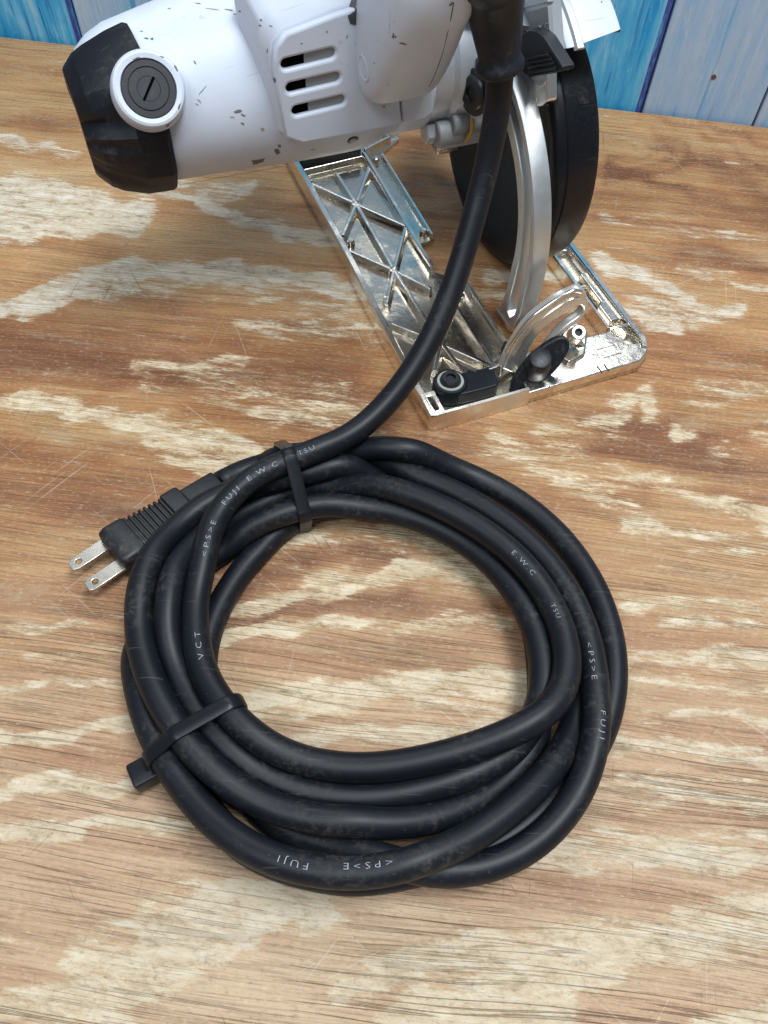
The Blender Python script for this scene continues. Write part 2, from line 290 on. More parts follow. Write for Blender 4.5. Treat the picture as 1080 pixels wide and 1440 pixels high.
class MB:                                                # collects shapes (mm, saw frame) into one mesh
    def __init__(s): s.V = []; s.F = []
    def add(s, V, Fc): k = len(s.V); s.V += [np.asarray(v, float) for v in V]; s.F += [tuple(i + k for i in f) for f in Fc]; return s
    def prism(s, pts, vec):                              # planar outline pushed along vec
        n = len(pts); pts = [np.asarray(p, float) for p in pts]; vec = np.asarray(vec, float)
        V = pts + [p + vec for p in pts]
        return s.add(V, [tuple(range(n - 1, -1, -1)), tuple(range(n, 2 * n))] + [(i, (i + 1) % n, n + (i + 1) % n, n + i) for i in range(n)])
    def box(s, a, b): 
        (x0, y0, z0), (x1, y1, z1) = a, b
        return s.prism([(x0, y0, z0), (x1, y0, z0), (x1, y1, z0), (x0, y1, z0)], (0, 0, z1 - z0))
    def bar(s, a, b, w, z0, z1, top=None):               # rib from a to b (w,l) tapering from width w at z0 to top at z1
        a = np.array(a[:2], float); b = np.array(b[:2], float); d = (b - a) / np.linalg.norm(b - a); p = np.array([-d[1], d[0]]); top = top or w * .55
        V = []
        for wd, z in ((w, z0), (top, z1)):
            for q, sg in ((a, 1), (b, 1), (b, -1), (a, -1)): r = q + p * wd / 2 * sg; V.append((r[0], r[1], z))
        return s.add(V, [(3, 2, 1, 0), (4, 5, 6, 7), (0, 1, 5, 4), (1, 2, 6, 5), (2, 3, 7, 6), (3, 0, 4, 7)])
    def loft(s, secs, caps=True, closed=True):
        n = len(secs[0]); V = [p for sc in secs for p in sc]; Fc = []
        for j in range(len(secs) - 1):
            for i in range(n if closed else n - 1):
                k = (i + 1) % n; Fc.append((j * n + i, j * n + k, (j + 1) * n + k, (j + 1) * n + i))
        if caps: Fc += [tuple(range(n - 1, -1, -1)), tuple(range((len(secs) - 1) * n, len(secs) * n))]
        return s.add(V, Fc)
    def lathe(s, c, ax, prof, seg=48):                   # profile (distance along ax, radius)
        c = np.asarray(c, float); ax = np.asarray(ax, float); ax /= np.linalg.norm(ax)
        u = np.cross(ax, (0, 0, 1) if abs(ax[2]) < .9 else (1, 0, 0)); u /= np.linalg.norm(u); v = np.cross(ax, u)
        return s.loft([[c + ax * a + r * (u * math.cos(t) + v * math.sin(t)) for t in np.linspace(0, 2 * math.pi, seg, endpoint=False)] for a, r in prof])
    def tube(s, P, r, seg=20, caps=True):
        P = np.asarray(P, float); n = len(P); T = np.gradient(P, axis=0); T /= np.linalg.norm(T, axis=1)[:, None]
        r = np.broadcast_to(r, n); u = np.cross(T[0], (0, 0, 1.0)); 
        if np.linalg.norm(u) < .1: u = np.cross(T[0], (1.0, 0, 0))
        secs = []
        for i in range(n):
            u = u - T[i] * (u @ T[i]); u /= np.linalg.norm(u); v = np.cross(T[i], u)
            secs.append([P[i] + r[i] * (u * math.cos(t) + v * math.sin(t)) for t in np.linspace(0, 2 * math.pi, seg, endpoint=False)])
        return s.loft(secs, caps)
    def build(s, name, mat, parent=None, bevel=0, smooth=35, seg=2, scale=0.001): return link(name, mesh(name, s.V, s.F, scale), mat, parent, bevel, smooth, seg)

def plate(name, mat, parent, outlines, plane, thick, bevel=0.4, res=3):
    """filled outline with holes on a plane(origin, u, v) (mm), thickness along u x v; rounded edges"""
    cu = bpy.data.curves.new(name, 'CURVE'); cu.dimensions = '2D'; cu.fill_mode = 'BOTH'
    cu.extrude = max(thick / 2 - bevel, 0.01) / 1000; cu.bevel_depth = bevel / 1000; cu.bevel_resolution = 2; cu.offset = -bevel / 1000
    for pts in outlines:
        sp = cu.splines.new('POLY'); sp.points.add(len(pts) - 1); sp.use_cyclic_u = True
        for q, (x, y) in zip(sp.points, pts): q.co = (x / 1000, y / 1000, 0, 1)
    tmp = bpy.data.objects.new('tmp', cu); COL.objects.link(tmp); dg = bpy.context.evaluated_depsgraph_get()
    me = bpy.data.meshes.new_from_object(tmp.evaluated_get(dg)); bpy.data.objects.remove(tmp); me.name = name
    me.materials.clear()
    o0, u, v = (np.asarray(q, float) for q in plane); n = np.cross(u, v)
    mt = Matrix(((u[0], v[0], n[0], o0[0] / 1000), (u[1], v[1], n[1], o0[1] / 1000), (u[2], v[2], n[2], o0[2] / 1000), (0, 0, 0, 1)))
    me.transform(mt)
    return link(name, me, mat, parent, 0, 40)

def thing(name, label, cat, loc=(0, 0, 0), rotz=0, group=None):
    o = bpy.data.objects.new(name, None); COL.objects.link(o); o.location = loc; o.rotation_euler = (0, 0, rotz); o.empty_display_size = 0.02
    tag(o, label, cat, group); return o
def tag(o, label, cat, group=None):
    o['label'] = label; o['category'] = cat
    if group: o['group'] = group
def rrect(x0, y0, x1, y1, r, n=5):
    P = []
    for cx, cy, a in ((x1 - r, y1 - r, 0), (x0 + r, y1 - r, 90), (x0 + r, y0 + r, 180), (x1 - r, y0 + r, 270)):
        P += [(cx + r * math.cos(rad(a + 90 * k / n)), cy + r * math.sin(rad(a + 90 * k / n))) for k in range(n + 1)]
    return P
def slot2(a, b, r, n=8):                                 # rounded slot between two 2-D points
    a = np.array(a, float); b = np.array(b, float); t = math.atan2(*(b - a)[::-1])
    return [tuple(b + r * np.array([math.cos(t - math.pi / 2 + math.pi * k / n), math.sin(t - math.pi / 2 + math.pi * k / n)])) for k in range(n + 1)] + \
           [tuple(a + r * np.array([math.cos(t + math.pi / 2 + math.pi * k / n), math.sin(t + math.pi / 2 + math.pi * k / n)])) for k in range(n + 1)]
def spline(P, step):                                     # centripetal-ish Catmull-Rom, resampled evenly
    P = np.asarray(P, float); Q = np.vstack([2 * P[0] - P[1], P, 2 * P[-1] - P[-2]]); out = []
    for i in range(1, len(Q) - 2):
        p0, p1, p2, p3 = Q[i - 1:i + 3]
        for t in np.linspace(0, 1, 24, endpoint=False):
            out.append(.5 * ((2 * p1) + (p2 - p0) * t + (2 * p0 - 5 * p1 + 4 * p2 - p3) * t * t + (3 * p1 - p0 - 3 * p2 + p3) * t ** 3))
    out.append(Q[-2]); out = np.array(out); d = np.r_[0, np.cumsum(np.linalg.norm(np.diff(out, axis=0), axis=1))]
    s = np.linspace(0, d[-1], max(2, int(d[-1] / step) + 1)); return np.stack([np.interp(s, d, out[:, k]) for k in range(out.shape[1])], 1)
# ------------------------------------------------------------------ board
def seg_dist(X, Y, pts):
    D = np.full(X.shape, 1e9)
    for (x0, y0), (x1, y1) in zip(pts[:-1], pts[1:]):
        dx, dy = x1 - x0, y1 - y0; t = np.clip(((X - x0) * dx + (Y - y0) * dy) / (dx * dx + dy * dy + 1e-9), 0, 1)
        D = np.minimum(D, np.hypot(X - x0 - t * dx, Y - y0 - t * dy))
    return D
# worn places on the board, drawn where they lie: (course, half width, how worn 0-1, how grey 0-1)
WEAR = [
 ([(-20,278),(60,276),(110,290),(190,300)],30,.95,.75), ([(-20,330),(60,318),(150,312)],20,.8,.7), ([(0,292),(190,318)],18,.75,.7),
 ([(-20,432),(45,426),(90,408),(130,390),(200,379),(330,383),(420,392),(490,408)],15,1.0,.9), ([(30,440),(90,425),(150,405)],12,.7,.8),
 ([(120,400),(330,400),(500,440),(520,470)],20,.5,.8),
 ([(285,285),(320,302),(370,318),(440,330),(470,335)],11,.9,.9), ([(250,262),(300,272),(350,262)],14,.62,.9), ([(225,275),(290,285)],8,.65,.9),
 ([(-20,205),(60,205),(110,215)],10,.6,.9), ([(0,195),(30,198)],8,.8,.8), ([(20,250),(60,258)],6,.4,1),
 ([(-20,562),(60,570),(130,580),(190,592),(230,606)],15,.85,.15), ([(180,595),(240,615),(310,622),(345,640)],22,.75,.1), ([(250,640),(300,665),(330,650)],22,.62,.1),
 ([(195,515),(300,515),(340,512)],10,.48,.1), ([(280,535),(340,545),(480,555)],24,.45,.15), ([(370,580),(480,575),(520,600)],26,.5,.1), ([(440,560),(490,590)],18,.5,.1),
 ([(340,455),(420,465),(500,470)],18,.45,.4), ([(200,545),(330,560)],12,.4,.1),
 ([(690,392),(760,385),(800,395)],14,.55,.7), ([(640,400),(720,420)],12,.5,.6),
 ([(840,372),(890,385),(945,408),(975,425)],14,.72,.8), ([(880,430),(960,440),(1030,438)],20,.6,.85), ([(910,455),(950,458)],14,.62,.8),
 ([(850,300),(900,318),(1000,330),(1090,340)],9,.42,.9), ([(960,375),(1020,390),(1090,420)],9,.42,.8),
 ([(865,565),(905,555),(920,580)],16,.7,.3), ([(830,590),(880,580)],14,.6,.2), ([(760,610),(860,600)],24,.5,.15), ([(790,640),(850,665),(1000,700),(1090,740)],18,.5,.15),
 ([(950,605),(975,612)],10,.55,.3), ([(700,625),(760,650),(850,690)],26,.5,.15), ([(980,560),(1080,540)],22,.42,.4), ([(1010,640),(1090,610)],20,.45,.3),
 ([(880,740),(980,760),(1090,770)],18,.5,.3), ([(850,700),(930,740)],14,.5,.2),
 ([(300,872),(350,855),(430,838),(500,818),(560,806),(640,800)],13,.85,.1), ([(285,915),(340,895),(380,882),(460,874),(520,878)],10,.85,.15), ([(380,752),(470,744),(580,748),(640,770)],22,.58,.2),
 ([(470,770),(560,765)],14,.45,.2), ([(560,800),(640,795),(690,812),(740,830)],20,.72,.1), ([(440,818),(500,810)],16,.55,.1), ([(460,878),(560,882),(640,870),(720,875)],14,.55,.15),
 ([(300,995),(360,985),(430,978),(520,970),(600,963),(680,955),(760,965)],19,.9,.25), ([(560,960),(620,970),(760,985)],14,.7,.2), ([(330,1010),(420,1000),(500,1000)],10,.6,.3),
 ([(400,1040),(480,1034),(600,1030),(730,1024)],14,.7,.3), ([(520,968),(600,990),(750,1000)],12,.55,.2),
 ([(880,850),(960,845),(1090,860)],14,.55,.3), ([(880,925),(960,922),(1090,930)],17,.68,.4), ([(870,965),(960,960),(1090,975)],12,.55,.35), ([(890,1010),(1000,1000),(1090,1015)],9,.5,.5),
 ([(860,1048),(940,1045),(1000,1060),(1090,1062)],16,.65,.5), ([(940,870),(1090,885)],10,.45,.4), ([(850,1100),(960,1090),(1090,1100)],12,.5,.4),
 ([(-20,1042),(60,1035),(120,1026),(190,1020)],11,.9,.35), ([(-20,970),(70,962),(185,955)],9,.55,.35), ([(30,925),(180,915)],9,.45,.3), ([(-20,890),(70,880),(190,868)],7,.45,.3),
 ([(-20,1118),(40,1108),(90,1100),(150,1112),(200,1095)],15,.92,.3), ([(20,1100),(110,1100)],12,.8,.25), ([(190,1085),(240,1100)],10,.7,.6),
 ([(-20,1172),(50,1168),(100,1158),(170,1158),(260,1155),(300,1160)],11,.85,.3), ([(0,1178),(110,1175)],9,.75,.3),
 ([(255,1290),(300,1270),(380,1262),(420,1262),(450,1275)],36,.85,.6), ([(225,1330),(270,1310),(330,1300)],40,.95,.5), ([(190,1370),(240,1350),(270,1330)],38,.95,.35), ([(120,1395),(190,1390),(210,1380)],32,.9,.3),
 ([(-20,1420),(60,1412),(140,1420),(170,1450)],30,.8,.25), ([(110,1330),(180,1310),(230,1270)],24,.5,.4), ([(90,1360),(160,1345)],14,.7,.3), ([(330,1255),(470,1250)],20,.6,.7), ([(300,1340),(350,1300),(400,1280)],22,.75,.6),
 ([(480,1395),(560,1360),(620,1345),(700,1330),(760,1322),(840,1318)],30,.75,.35), ([(600,1420),(660,1400),(760,1370),(850,1345)],42,.85,.3), ([(760,1350),(880,1330),(980,1320),(1090,1300)],38,.85,.35),
 ([(560,1440),(640,1430),(720,1425),(780,1420)],34,.85,.25), ([(700,1390),(800,1380)],20,.8,.3), ([(990,1445),(1090,1430)],22,.7,.3), ([(950,1280),(1090,1270)],22,.7,.4),
 ([(770,1195),(840,1198),(920,1205),(1010,1210),(1090,1200)],20,.78,.6), ([(850,1180),(960,1190),(1090,1180)],18,.6,.4), ([(900,1130),(980,1110),(1090,1140)],14,.6,.4), ([(890,1105),(960,1100)],10,.6,.7),
 ([(740,1215),(830,1220)],10,.6,.5),
]
TONE = [
 ([(850,172),(915,182),(965,203),(985,222),(955,236),(905,244),(850,252)],5,.28), ([(850,185),(905,194),(940,208),(952,220),(930,228),(880,236),(850,240)],4,.25), ([(850,198),(895,204),(915,213),(900,221),(850,228)],3,.22), ([(900,163),(980,185),(1030,212),(1060,235),(1090,250)],5,.26), ([(980,170),(1040,190),(1090,208)],5,.24),  # redder (+) and lighter tan (-) bands of the veneer
 ([(-40,490),(150,500),(330,520),(480,530)],42,.5), ([(-40,650),(120,680),(260,690)],60,.35), ([(0,800),(150,850)],60,.12), ([(350,640),(560,560),(640,600)],40,.22),
 ([(520,720),(640,735),(700,760)],18,.45), ([(300,800),(420,780),(560,785)],16,.6), ([(300,840),(430,800)],16,.55), ([(560,850),(700,850),(770,850)],18,.4), ([(310,890),(420,850),(560,840)],16,.45),
 ([(640,640),(780,700),(900,700)],22,.2), ([(850,610),(960,640),(1090,680)],30,.45), ([(700,440),(800,480)],30,.35), ([(930,200),(1010,240),(1090,280)],14,.38), ([(850,235),(1000,280),(1090,300)],8,.4),
 ([(850,270),(1000,300),(1090,320)],12,.2), ([(900,470),(1090,520)],30,.22), ([(960,350),(1090,380)],14,.35), ([(0,160),(100,175)],10,.25), ([(-20,95),(110,100)],8,.18), ([(560,180),(640,280),(640,360)],50,.15),
 ([(350,920),(740,915)],26,.15), ([(-20,1200),(150,1220),(260,1210)],35,.12), ([(-20,1060),(180,1070)],14,.25), ([(880,1150),(1090,1160)],18,.25), ([(600,1255),(900,1265),(1090,1260)],22,.2),
 ([(240,1400),(420,1360),(600,1300)],45,-.25), ([(150,110),(0,120)],40,-.3), ([(0,240),(300,240),(400,270)],26,-.28), ([(200,345),(420,350)],22,-.2), ([(860,190),(960,210)],30,-.25), ([(820,340),(900,350)],20,-.1), ([(850,1395),(1090,1370)],25,-.05),
]
SCR = [][:0] or [[(60,640),(130,690),(200,740)],[(165,520),(205,575)],[(150,570),(185,535)],[(395,745),(340,830)],[(470,900),(440,960)],[(130,1300),(150,1255)],[(250,1000),(275,960)],[(715,625),(775,645)],
       [(520,800),(560,760)],[(540,770),(580,740)],[(600,900),(660,860)],[(965,1220),(1000,1310)],[(20,1090),(90,1075)],[(300,480),(302,520)],[(610,1010),(640,960)],[(860,640),(870,690)]]
xs = np.concatenate([np.linspace(-0.9, -0.34, 24)[:-1], np.arange(-0.34, 0.32, 0.0015), np.linspace(0.32, 0.9, 24)[1:]])
WA = math.atan2(0.487338 - 0.555164, 0.229197 + 0.272467); wall_p = np.array([-0.0216, 0.5213]); wdir = np.array([math.cos(WA), math.sin(WA)]); wnor = np.array([-wdir[1], wdir[0]])
ts = np.concatenate([np.linspace(-1.1, -0.54, 20)[:-1], np.arange(-0.54, 0.0, 0.0015), [0.0]])
GX, GT = np.meshgrid(xs, ts); VX = wall_p[0] + wdir[0] * GX + wnor[0] * GT; VY = wall_p[1] + wdir[1] * GX + wnor[1] * GT
PX = project(np.stack([VX, VY, 0 * VX], -1)); ux, uy = PX[..., 0], PX[..., 1]
ok = (((np.stack([VX, VY, 0 * VX], -1) - CAM) @ ROT)[..., 2] > 0.05) & (ux > -150) & (ux < 1230) & (uy < 1600) & (uy > -200)
# the drawn edges wander a little
wob = lambda s, a, ph: a * (np.sin(ux / s + ph) * np.sin(uy / (s * .8) + 2 * ph) + .6 * np.sin(ux / (s * .43) + uy / (s * .37) + 3 * ph))
qx, qy = ux + wob(33, 7, 1), uy + wob(27, 5, 2)
wear = np.full_like(VX, .06); grey = np.full_like(VX, .35); tone = np.full_like(VX, .42); scrt = np.zeros_like(VX)
gw = np.full_like(VX, .05)
for pts, hw, s, gr in WEAR:
    d = seg_dist(qx, qy, pts) / hw; f = s * np.clip(1.45 - d, 0, 1.0); f = np.where(d < 2.5, f, 0); wear = np.maximum(wear, f)
    k = np.exp(-d * d); grey = (grey * gw + gr * k) / (gw + k); gw = gw + k
for pts, hw, s in TONE:
    d = seg_dist(qx, qy, pts) / hw; tone = tone + s * np.exp(-d * d * .8)
for pts in SCR: scrt = np.maximum(scrt, np.clip(1.6 - seg_dist(ux, uy, pts), 0, 1))
far = .30 + .25 * np.sin(VX * 31 + 2 * np.sin(VY * 9)) * np.sin(VY * 60 + VX * 4)
wear = np.where(ok, wear, far); tone = np.where(ok, tone, .5); scrt = np.where(ok, scrt, 0)
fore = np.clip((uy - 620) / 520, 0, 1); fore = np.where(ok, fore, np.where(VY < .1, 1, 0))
ny, nx = VX.shape; TH = 0.018
Vt = np.stack([VX, VY, 0 * VX], -1).reshape(-1, 3)
idx = np.arange(ny * nx).reshape(ny, nx); quads = np.stack([idx[:-1, :-1], idx[:-1, 1:], idx[1:, 1:], idx[1:, :-1]], -1).reshape(-1, 4)
rim = np.concatenate([idx[0, :], idx[1:, -1], idx[-1, -2::-1], idx[-2:0:-1, 0]]); low = Vt[rim] - [0, 0, TH]; nb = len(Vt); nr = len(rim)
side = np.stack([rim, nb + np.arange(nr), nb + (np.arange(nr) + 1) % nr, np.roll(rim, -1)], -1)
me = bpy.data.meshes.new('plywood_board'); allF = [tuple(q) for q in quads.tolist()] + [tuple(q) for q in side.tolist()] + [tuple(range(nb, nb + nr))]
me.from_pydata(np.vstack([Vt, low]).tolist(), [], allF)
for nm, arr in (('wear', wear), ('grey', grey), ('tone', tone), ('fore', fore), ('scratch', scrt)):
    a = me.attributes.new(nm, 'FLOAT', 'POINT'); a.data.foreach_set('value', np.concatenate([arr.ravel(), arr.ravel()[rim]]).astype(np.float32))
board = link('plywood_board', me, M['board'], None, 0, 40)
tag(board, 'worn brown plywood board with pale flaked patches under the saw and the cord', 'board')

# ------------------------------------------------------------------ painted plank wall behind the board
wall = thing('plank_wall', 'blue and whitish weathered plank wall standing behind the far edge of the board', 'wall', (wall_p[0] + wnor[0] * .003, wall_p[1] + wnor[1] * .003, -0.05), WA)
def wall_u(px, py):                                      # distance along the wall of a pixel on its face
    r = ray(px, py)[:2]; t = ((wall_p - CAM[:2]) @ wnor) / (r @ wnor); return float((CAM[:2] + r * t - wall_p) @ wdir)
uL, uR, uG = wall_u(113, 62), wall_u(903, 157), wall_u(1061, 176)
wp = uG - uR
nmid = max(1, round((uR - uL) / wp)); joints = [uL - wp * k for k in range(int((.9 + uL) / wp), 0, -1)] + list(np.linspace(uL, uR, nmid + 1)) + [uG + wp * k for k in range(int((.9 - uG) / wp) + 1)]
iL = joints.index(uL)
for i, (a, b) in enumerate(zip(joints[:-1], joints[1:])):
    kind = 'blue' if (i - iL) % 2 == 1 or i == iL - 1 else 'pale'
    if abs(b - uR) < 1e-9: kind = 'blue'
    if abs(a - uR) < 1e-9 or abs(a - uL) < 1e-9: kind = 'pale'
    if abs(a - uG) < 1e-9: kind = 'pale'
    p = MB().box((a * 1000 + .7, 0, 0), (b * 1000 - .7, 12, 230)).build('plank', M[kind], wall, 1.0)
    if abs(b - uR) < 1e-9 or abs(b - uL) < 1e-9:        # bevelled board edge in violet paint
        e = MB().prism([(b * 1000 - 3.6, -.5, 0), (b * 1000 - 1.0, -1.0, 0), (b * 1000 - .6, 0.2, 0), (b * 1000 - 3.8, .2, 0)], (0, 0, 230)).build('painted_edge', M['violet'], p, .3)
hole_u = wall_u(1004, 112); zr = ray(1004, 112); tt = ((wall_p - CAM[:2]) @ wnor) / (zr[:2] @ wnor); hz = CAM[2] + zr[2] * tt + .05
MB().lathe((hole_u * 1000, -.25, hz * 1000), (0, 1, 0), [(-.05, 1.5), (0.3, 1.6)], 10).build('nail_hole', mat_plain('rusty_hole', (.12, .07, .03), .8), wall)
MB().box((-900, 12.5, 0), (905, 20, 230)).build('backing', M['dark'], wall)

# ------------------------------------------------------------------ coiled power cord: one run from the saw to the plug (px, px, mm)
RC = 4.95
RUN = dict(
 drop=[(702,70,136),(703,105,127),(698,160,113),(685,230,96),(665,310,78),(644,385,62),(618,452,49),(583,518,38),(536,578,29),(490,618,23),(441,640,20)],
 main=[(403,649,20),(366,664,20),(329,688,20),(301,722,19),(284,769,18),(274,818,17),(268,864,16),(269,899,16),(280,945,15)],
 inner=[(296,980,15),(319,1011,14),(352,1043,13),(399,1066,13),(459,1080,14),(512,1084,15),(555,1079,17),(626,1064,19),(696,1043,21),(749,1021,22),(787,996,22),(803,962,21),(803,930,20)],
 rtop=[(800,905,19),(791,878,18),(766,829,17),(731,786,17),(689,751,17),(643,723,17),(590,699,17),(548,686,17),(515,681,16)],
 s2=[(477,680,14),(434,681,12),(399,688,11),(357,706,9),(320,727,8),(283,754,8),(250,790,11),(233,832,13),(229,867,14),(236,906,14),(250,950,15),(273,997,15)],
 b2=[(301,1036,14),(336,1071,13),(378,1097,12),(434,1117,12),(494,1124,12),(540,1121,12),(590,1114,12),(643,1099,11),(689,1082,10),(731,1055,9),(758,1015,9),(768,975,9),(768,945,10)],
 r1=[(762,899,13),(745,860,15),(717,815,16),(678,776,16),(626,744,16),(573,722,16),(520,709,16),(459,704,16),(420,713,15),(378,730,13),(336,751,10),(305,771,7)],
 s5=[(265,800,5.5),(232,840,5.5),(210,880,5.5),(198,930,5.5),(200,985,6),(213,1030,8),(232,1070,10),(255,1106,12),(287,1147,15),(329,1183,18),(378,1211,20)],
 a=[(434,1226,21),(494,1232,21),(540,1229,21),(573,1220,21),(626,1200,20),(678,1171,19),(731,1130,18),(777,1083,16),(806,1040,12),(818,992,8),(820,940,6)],
 t1=[(808,890,6),(785,840,6),(750,790,6),(700,742,7),(640,702,9),(595,680,11),(557,667,13),(515,660,14),(477,659,13),(448,664,12),(406,670,10),(362,682,9),(328,693,9)],
 s1=[(297,706,11),(258,731,13),(224,766,14),(203,811,14),(194,860,14),(197,908,14),(205,948,15),(219,985,16),(242,1018,17),(270,1054,17)],
 b3=[(308,1092,15),(357,1128,14),(424,1152,13),(494,1163,13),(540,1164,13),(573,1160,13),(626,1148,12),(668,1131,10),(706,1105,8),(738,1072,6),(760,1036,5.5),(762,990,5.5)],
 t4=[(760,945,5.5),(758,895,5.5),(741,850,5.5),(710,803,5.5),(665,762,5.5),(600,727,5.5),(520,708,5.5),(455,706,5.5),(411,730,5.5),(371,760,5.5),(339,800,5.5),(311,843,5.5),(294,878,5.5)],
 b4=[(282,925,5.5),(285,975,5.5),(298,1022,5.5),(320,1075,5.5),(350,1130,5.5),(389,1165,5.5),(424,1181,6),(477,1195,7),(529,1206,9),(590,1228,11),(643,1230,12)],
 r2=[(713,1215,12),(766,1180,12),(809,1131,12),(832,1078,12),(840,1026,12),(838,973,12),(836,927,12),(829,895,12),(812,853,12),(784,804,12),(745,762,12),(696,723,11),(643,693,9),(590,668,7)],
 low=[(541,655,5.5),(480,650,5.5),(430,658,5.5),(378,682,5.5),(330,712,5.5),(275,755,5.5),(240,800,5.5),(218,850,5.5),(212,900,5.5),(216,960,5.5),(232,1020,5.5),(255,1080,5.5)],
 e=[(282,1130,5.5),(316,1175,5.5),(362,1211,5.5),(420,1228,5.5),(494,1234,5.5),(560,1232,5.5),(630,1216,5.5),(700,1190,5.5),(760,1146,5.5),(810,1095,5.5),(845,1045,5.5)],
 r4=[(862,995,6),(867,945,6.5),(864,905,6.5),(850,853,7),(826,804,7),(787,751,7),(738,709,7),(678,674,7),(608,649,7),(555,639,7),(515,635,7),(475,635,6.5),(430,640,6),(384,650,6),(340,664,6.5),(310,679,8)],
)
raw, seg_of = [], {}
for k, pts in RUN.items():
    i0 = len(raw); raw += [np.r_[at(x, y, z / 1000)] for x, y, z in pts]; seg_of[k] = (i0, len(raw))
raw = np.array(raw); P0 = spline(raw, 0.0042); rc = RC / 1000
Pc = P0.copy(); n = len(Pc); ii, jj = np.triu_indices(n, 8)
Ry = P0 - CAM; fixed = np.zeros(n, bool); fixed[:14] = True; fixed[-6:] = True
for it in range(140):
    D = Pc[jj] - Pc[ii] if it % 10 == 0 else None
    if it % 10 == 0: near = np.einsum('ij,ij->i', D, D) < (2.9 * rc) ** 2; ni, nj = ii[near], jj[near]
    d = Pc[nj] - Pc[ni]; L = np.linalg.norm(d, axis=1) + 1e-9; pen = 2 * rc * .985 - L; m = pen > 0
    d = d / L[:, None]; 
    mv = d[m] * (pen[m] * .30)[:, None] * np.array([.7, .7, 1.5]); acc = np.zeros_like(Pc); cnt = np.zeros(n)
    np.add.at(acc, ni[m], -mv); np.add.at(acc, nj[m], mv); np.add.at(cnt, ni[m], 1); np.add.at(cnt, nj[m], 1)
    acc /= np.maximum(cnt, 1)[:, None] ** .5
    Pc[~fixed] += acc[~fixed]
    tg = CAM + Ry * ((Pc[:, 2] - CAM_H) / Ry[:, 2])[:, None]   # same sight line at the height the strand was pushed to
    if it < 128: Pc[~fixed] += (tg - Pc)[~fixed] * .16; Pc[~fixed, 2] += (P0 - Pc)[~fixed, 2] * .02
    sm = Pc.copy(); sm[2:-2] = (Pc[:-4] + 4 * Pc[1:-3] + 6 * Pc[2:-2] + 4 * Pc[3:-1] + Pc[4:]) / 16; Pc[~fixed] += (sm - Pc)[~fixed] * .42
    Pc[:, 2] = np.maximum(Pc[:, 2], rc)
cord_pts = spline(Pc, 0.0028)
power_cord = thing('power_cord', 'long black rubber cord coiled in loops on the board, its plug at the left', 'power cord', (float(at(530,930)[0]), float(at(530,930)[1]), 0))
def child(o, par): o.parent = par; o.matrix_parent_inverse = Matrix.Translation(par.location).inverted(); return o
cable = child(MB().tube(cord_pts, rc, 20).build('cable', M['cord'], None, 0, 180, scale=1.0), power_cord)
print('cord pts', n, len(cord_pts), 'length', np.linalg.norm(np.diff(cord_pts, axis=0), axis=1).sum(), 'zmax', cord_pts[60:, 2].max())

# white print that follows the cord
Lc = np.r_[0, np.cumsum(np.linalg.norm(np.diff(cord_pts, axis=0), axis=1))]
Tc = np.gradient(cord_pts, axis=0); Tc /= np.linalg.norm(Tc, axis=1)[:, None]
SEG_L = {}
for k_, (a_, b_) in seg_of.items():
    q = [int(np.argmin(np.linalg.norm(P0 - raw[i], axis=1))) for i in (a_, b_ - 1)]; lc_ = np.r_[0, np.cumsum(np.linalg.norm(np.diff(Pc, axis=0), axis=1))]
    SEG_L[k_] = tuple(int(round(lc_[i] / lc_[-1] * (len(cord_pts) - 1))) for i in q)
def cprint(text, px, py, size, roll=0.0, spacing=1.25, seg='main', stretch=1.15):
    a_, b_ = SEG_L[seg]; a_ = max(0, a_ - 6); pr = project(cord_pts[a_:b_ + 6]); i = a_ + int(np.argmin(np.hypot(pr[:, 0] - px, pr[:, 1] - py))); s0 = Lc[i]
    cu = bpy.data.curves.new('print', 'FONT'); cu.body = text; cu.size = size / 1000; cu.space_character = spacing; cu.resolution_u = 2; cu.fill_mode = 'FRONT'; cu.offset = -0.00005
    tmp = bpy.data.objects.new('tmp', cu); COL.objects.link(tmp); me = bpy.data.meshes.new_from_object(tmp.evaluated_get(bpy.context.evaluated_depsgraph_get())); bpy.data.objects.remove(tmp)
    me.name = 'print'; me.materials.clear()
    bm = bmesh.new(); bm.from_mesh(me); bmesh.ops.triangulate(bm, faces=bm.faces)
    bmesh.ops.subdivide_edges(bm, edges=[e for e in bm.edges if e.calc_length() > .0009], cuts=1)
    for v in bm.verts:
        s = s0 - v.co.x * stretch; c = np.array([np.interp(s, Lc, cord_pts[:, k]) for k in range(3)]); t = -np.array([np.interp(s, Lc, Tc[:, k]) for k in range(3)]); t /= np.linalg.norm(t)
        nn = CAM0 - c; nn -= t * (nn @ t); nn /= np.linalg.norm(nn); upv = np.cross(nn, t)
        a = (v.co.y - size * .00035) / rc + roll; v.co = Vector(c + (rc + 6e-5) * (nn * math.cos(a) + upv * math.sin(a)))
    bm.to_mesh(me); bm.free()
    return child(link('printed_lettering', me, M['print'], None, 0, 180), power_cord)
CAM0 = CAM
cprint('<PS>E', 276, 789, 2.7, .05, 1.5, 'main', 1.45); cprint('FUJI', 306, 716, 2.8, .15, 1.5, 'main', 1.45); cprint('E.W.C', 343, 679, 2.8, .2, 1.4, 'main', 1.4); cprint('TSU', 417, 645, 2.6, .3, 1.3, 'main', 1.3)
cprint('VCT', 268, 944, 2.8, -.1, 1.8, 'main', 1.5)
cprint('<PS>E', 838, 912, 2.7, .0, 1.5, 'r2', 1.5); cprint('FUJI', 836, 1000, 2.6, .45, 1.6, 'r2', 1.45)
cprint('E.W.C', 726, 780, 2.5, .15, 1.4, 'rtop', 1.4); cprint('TSU', 776, 853, 2.3, .1, 1.3, 'rtop', 1.3)
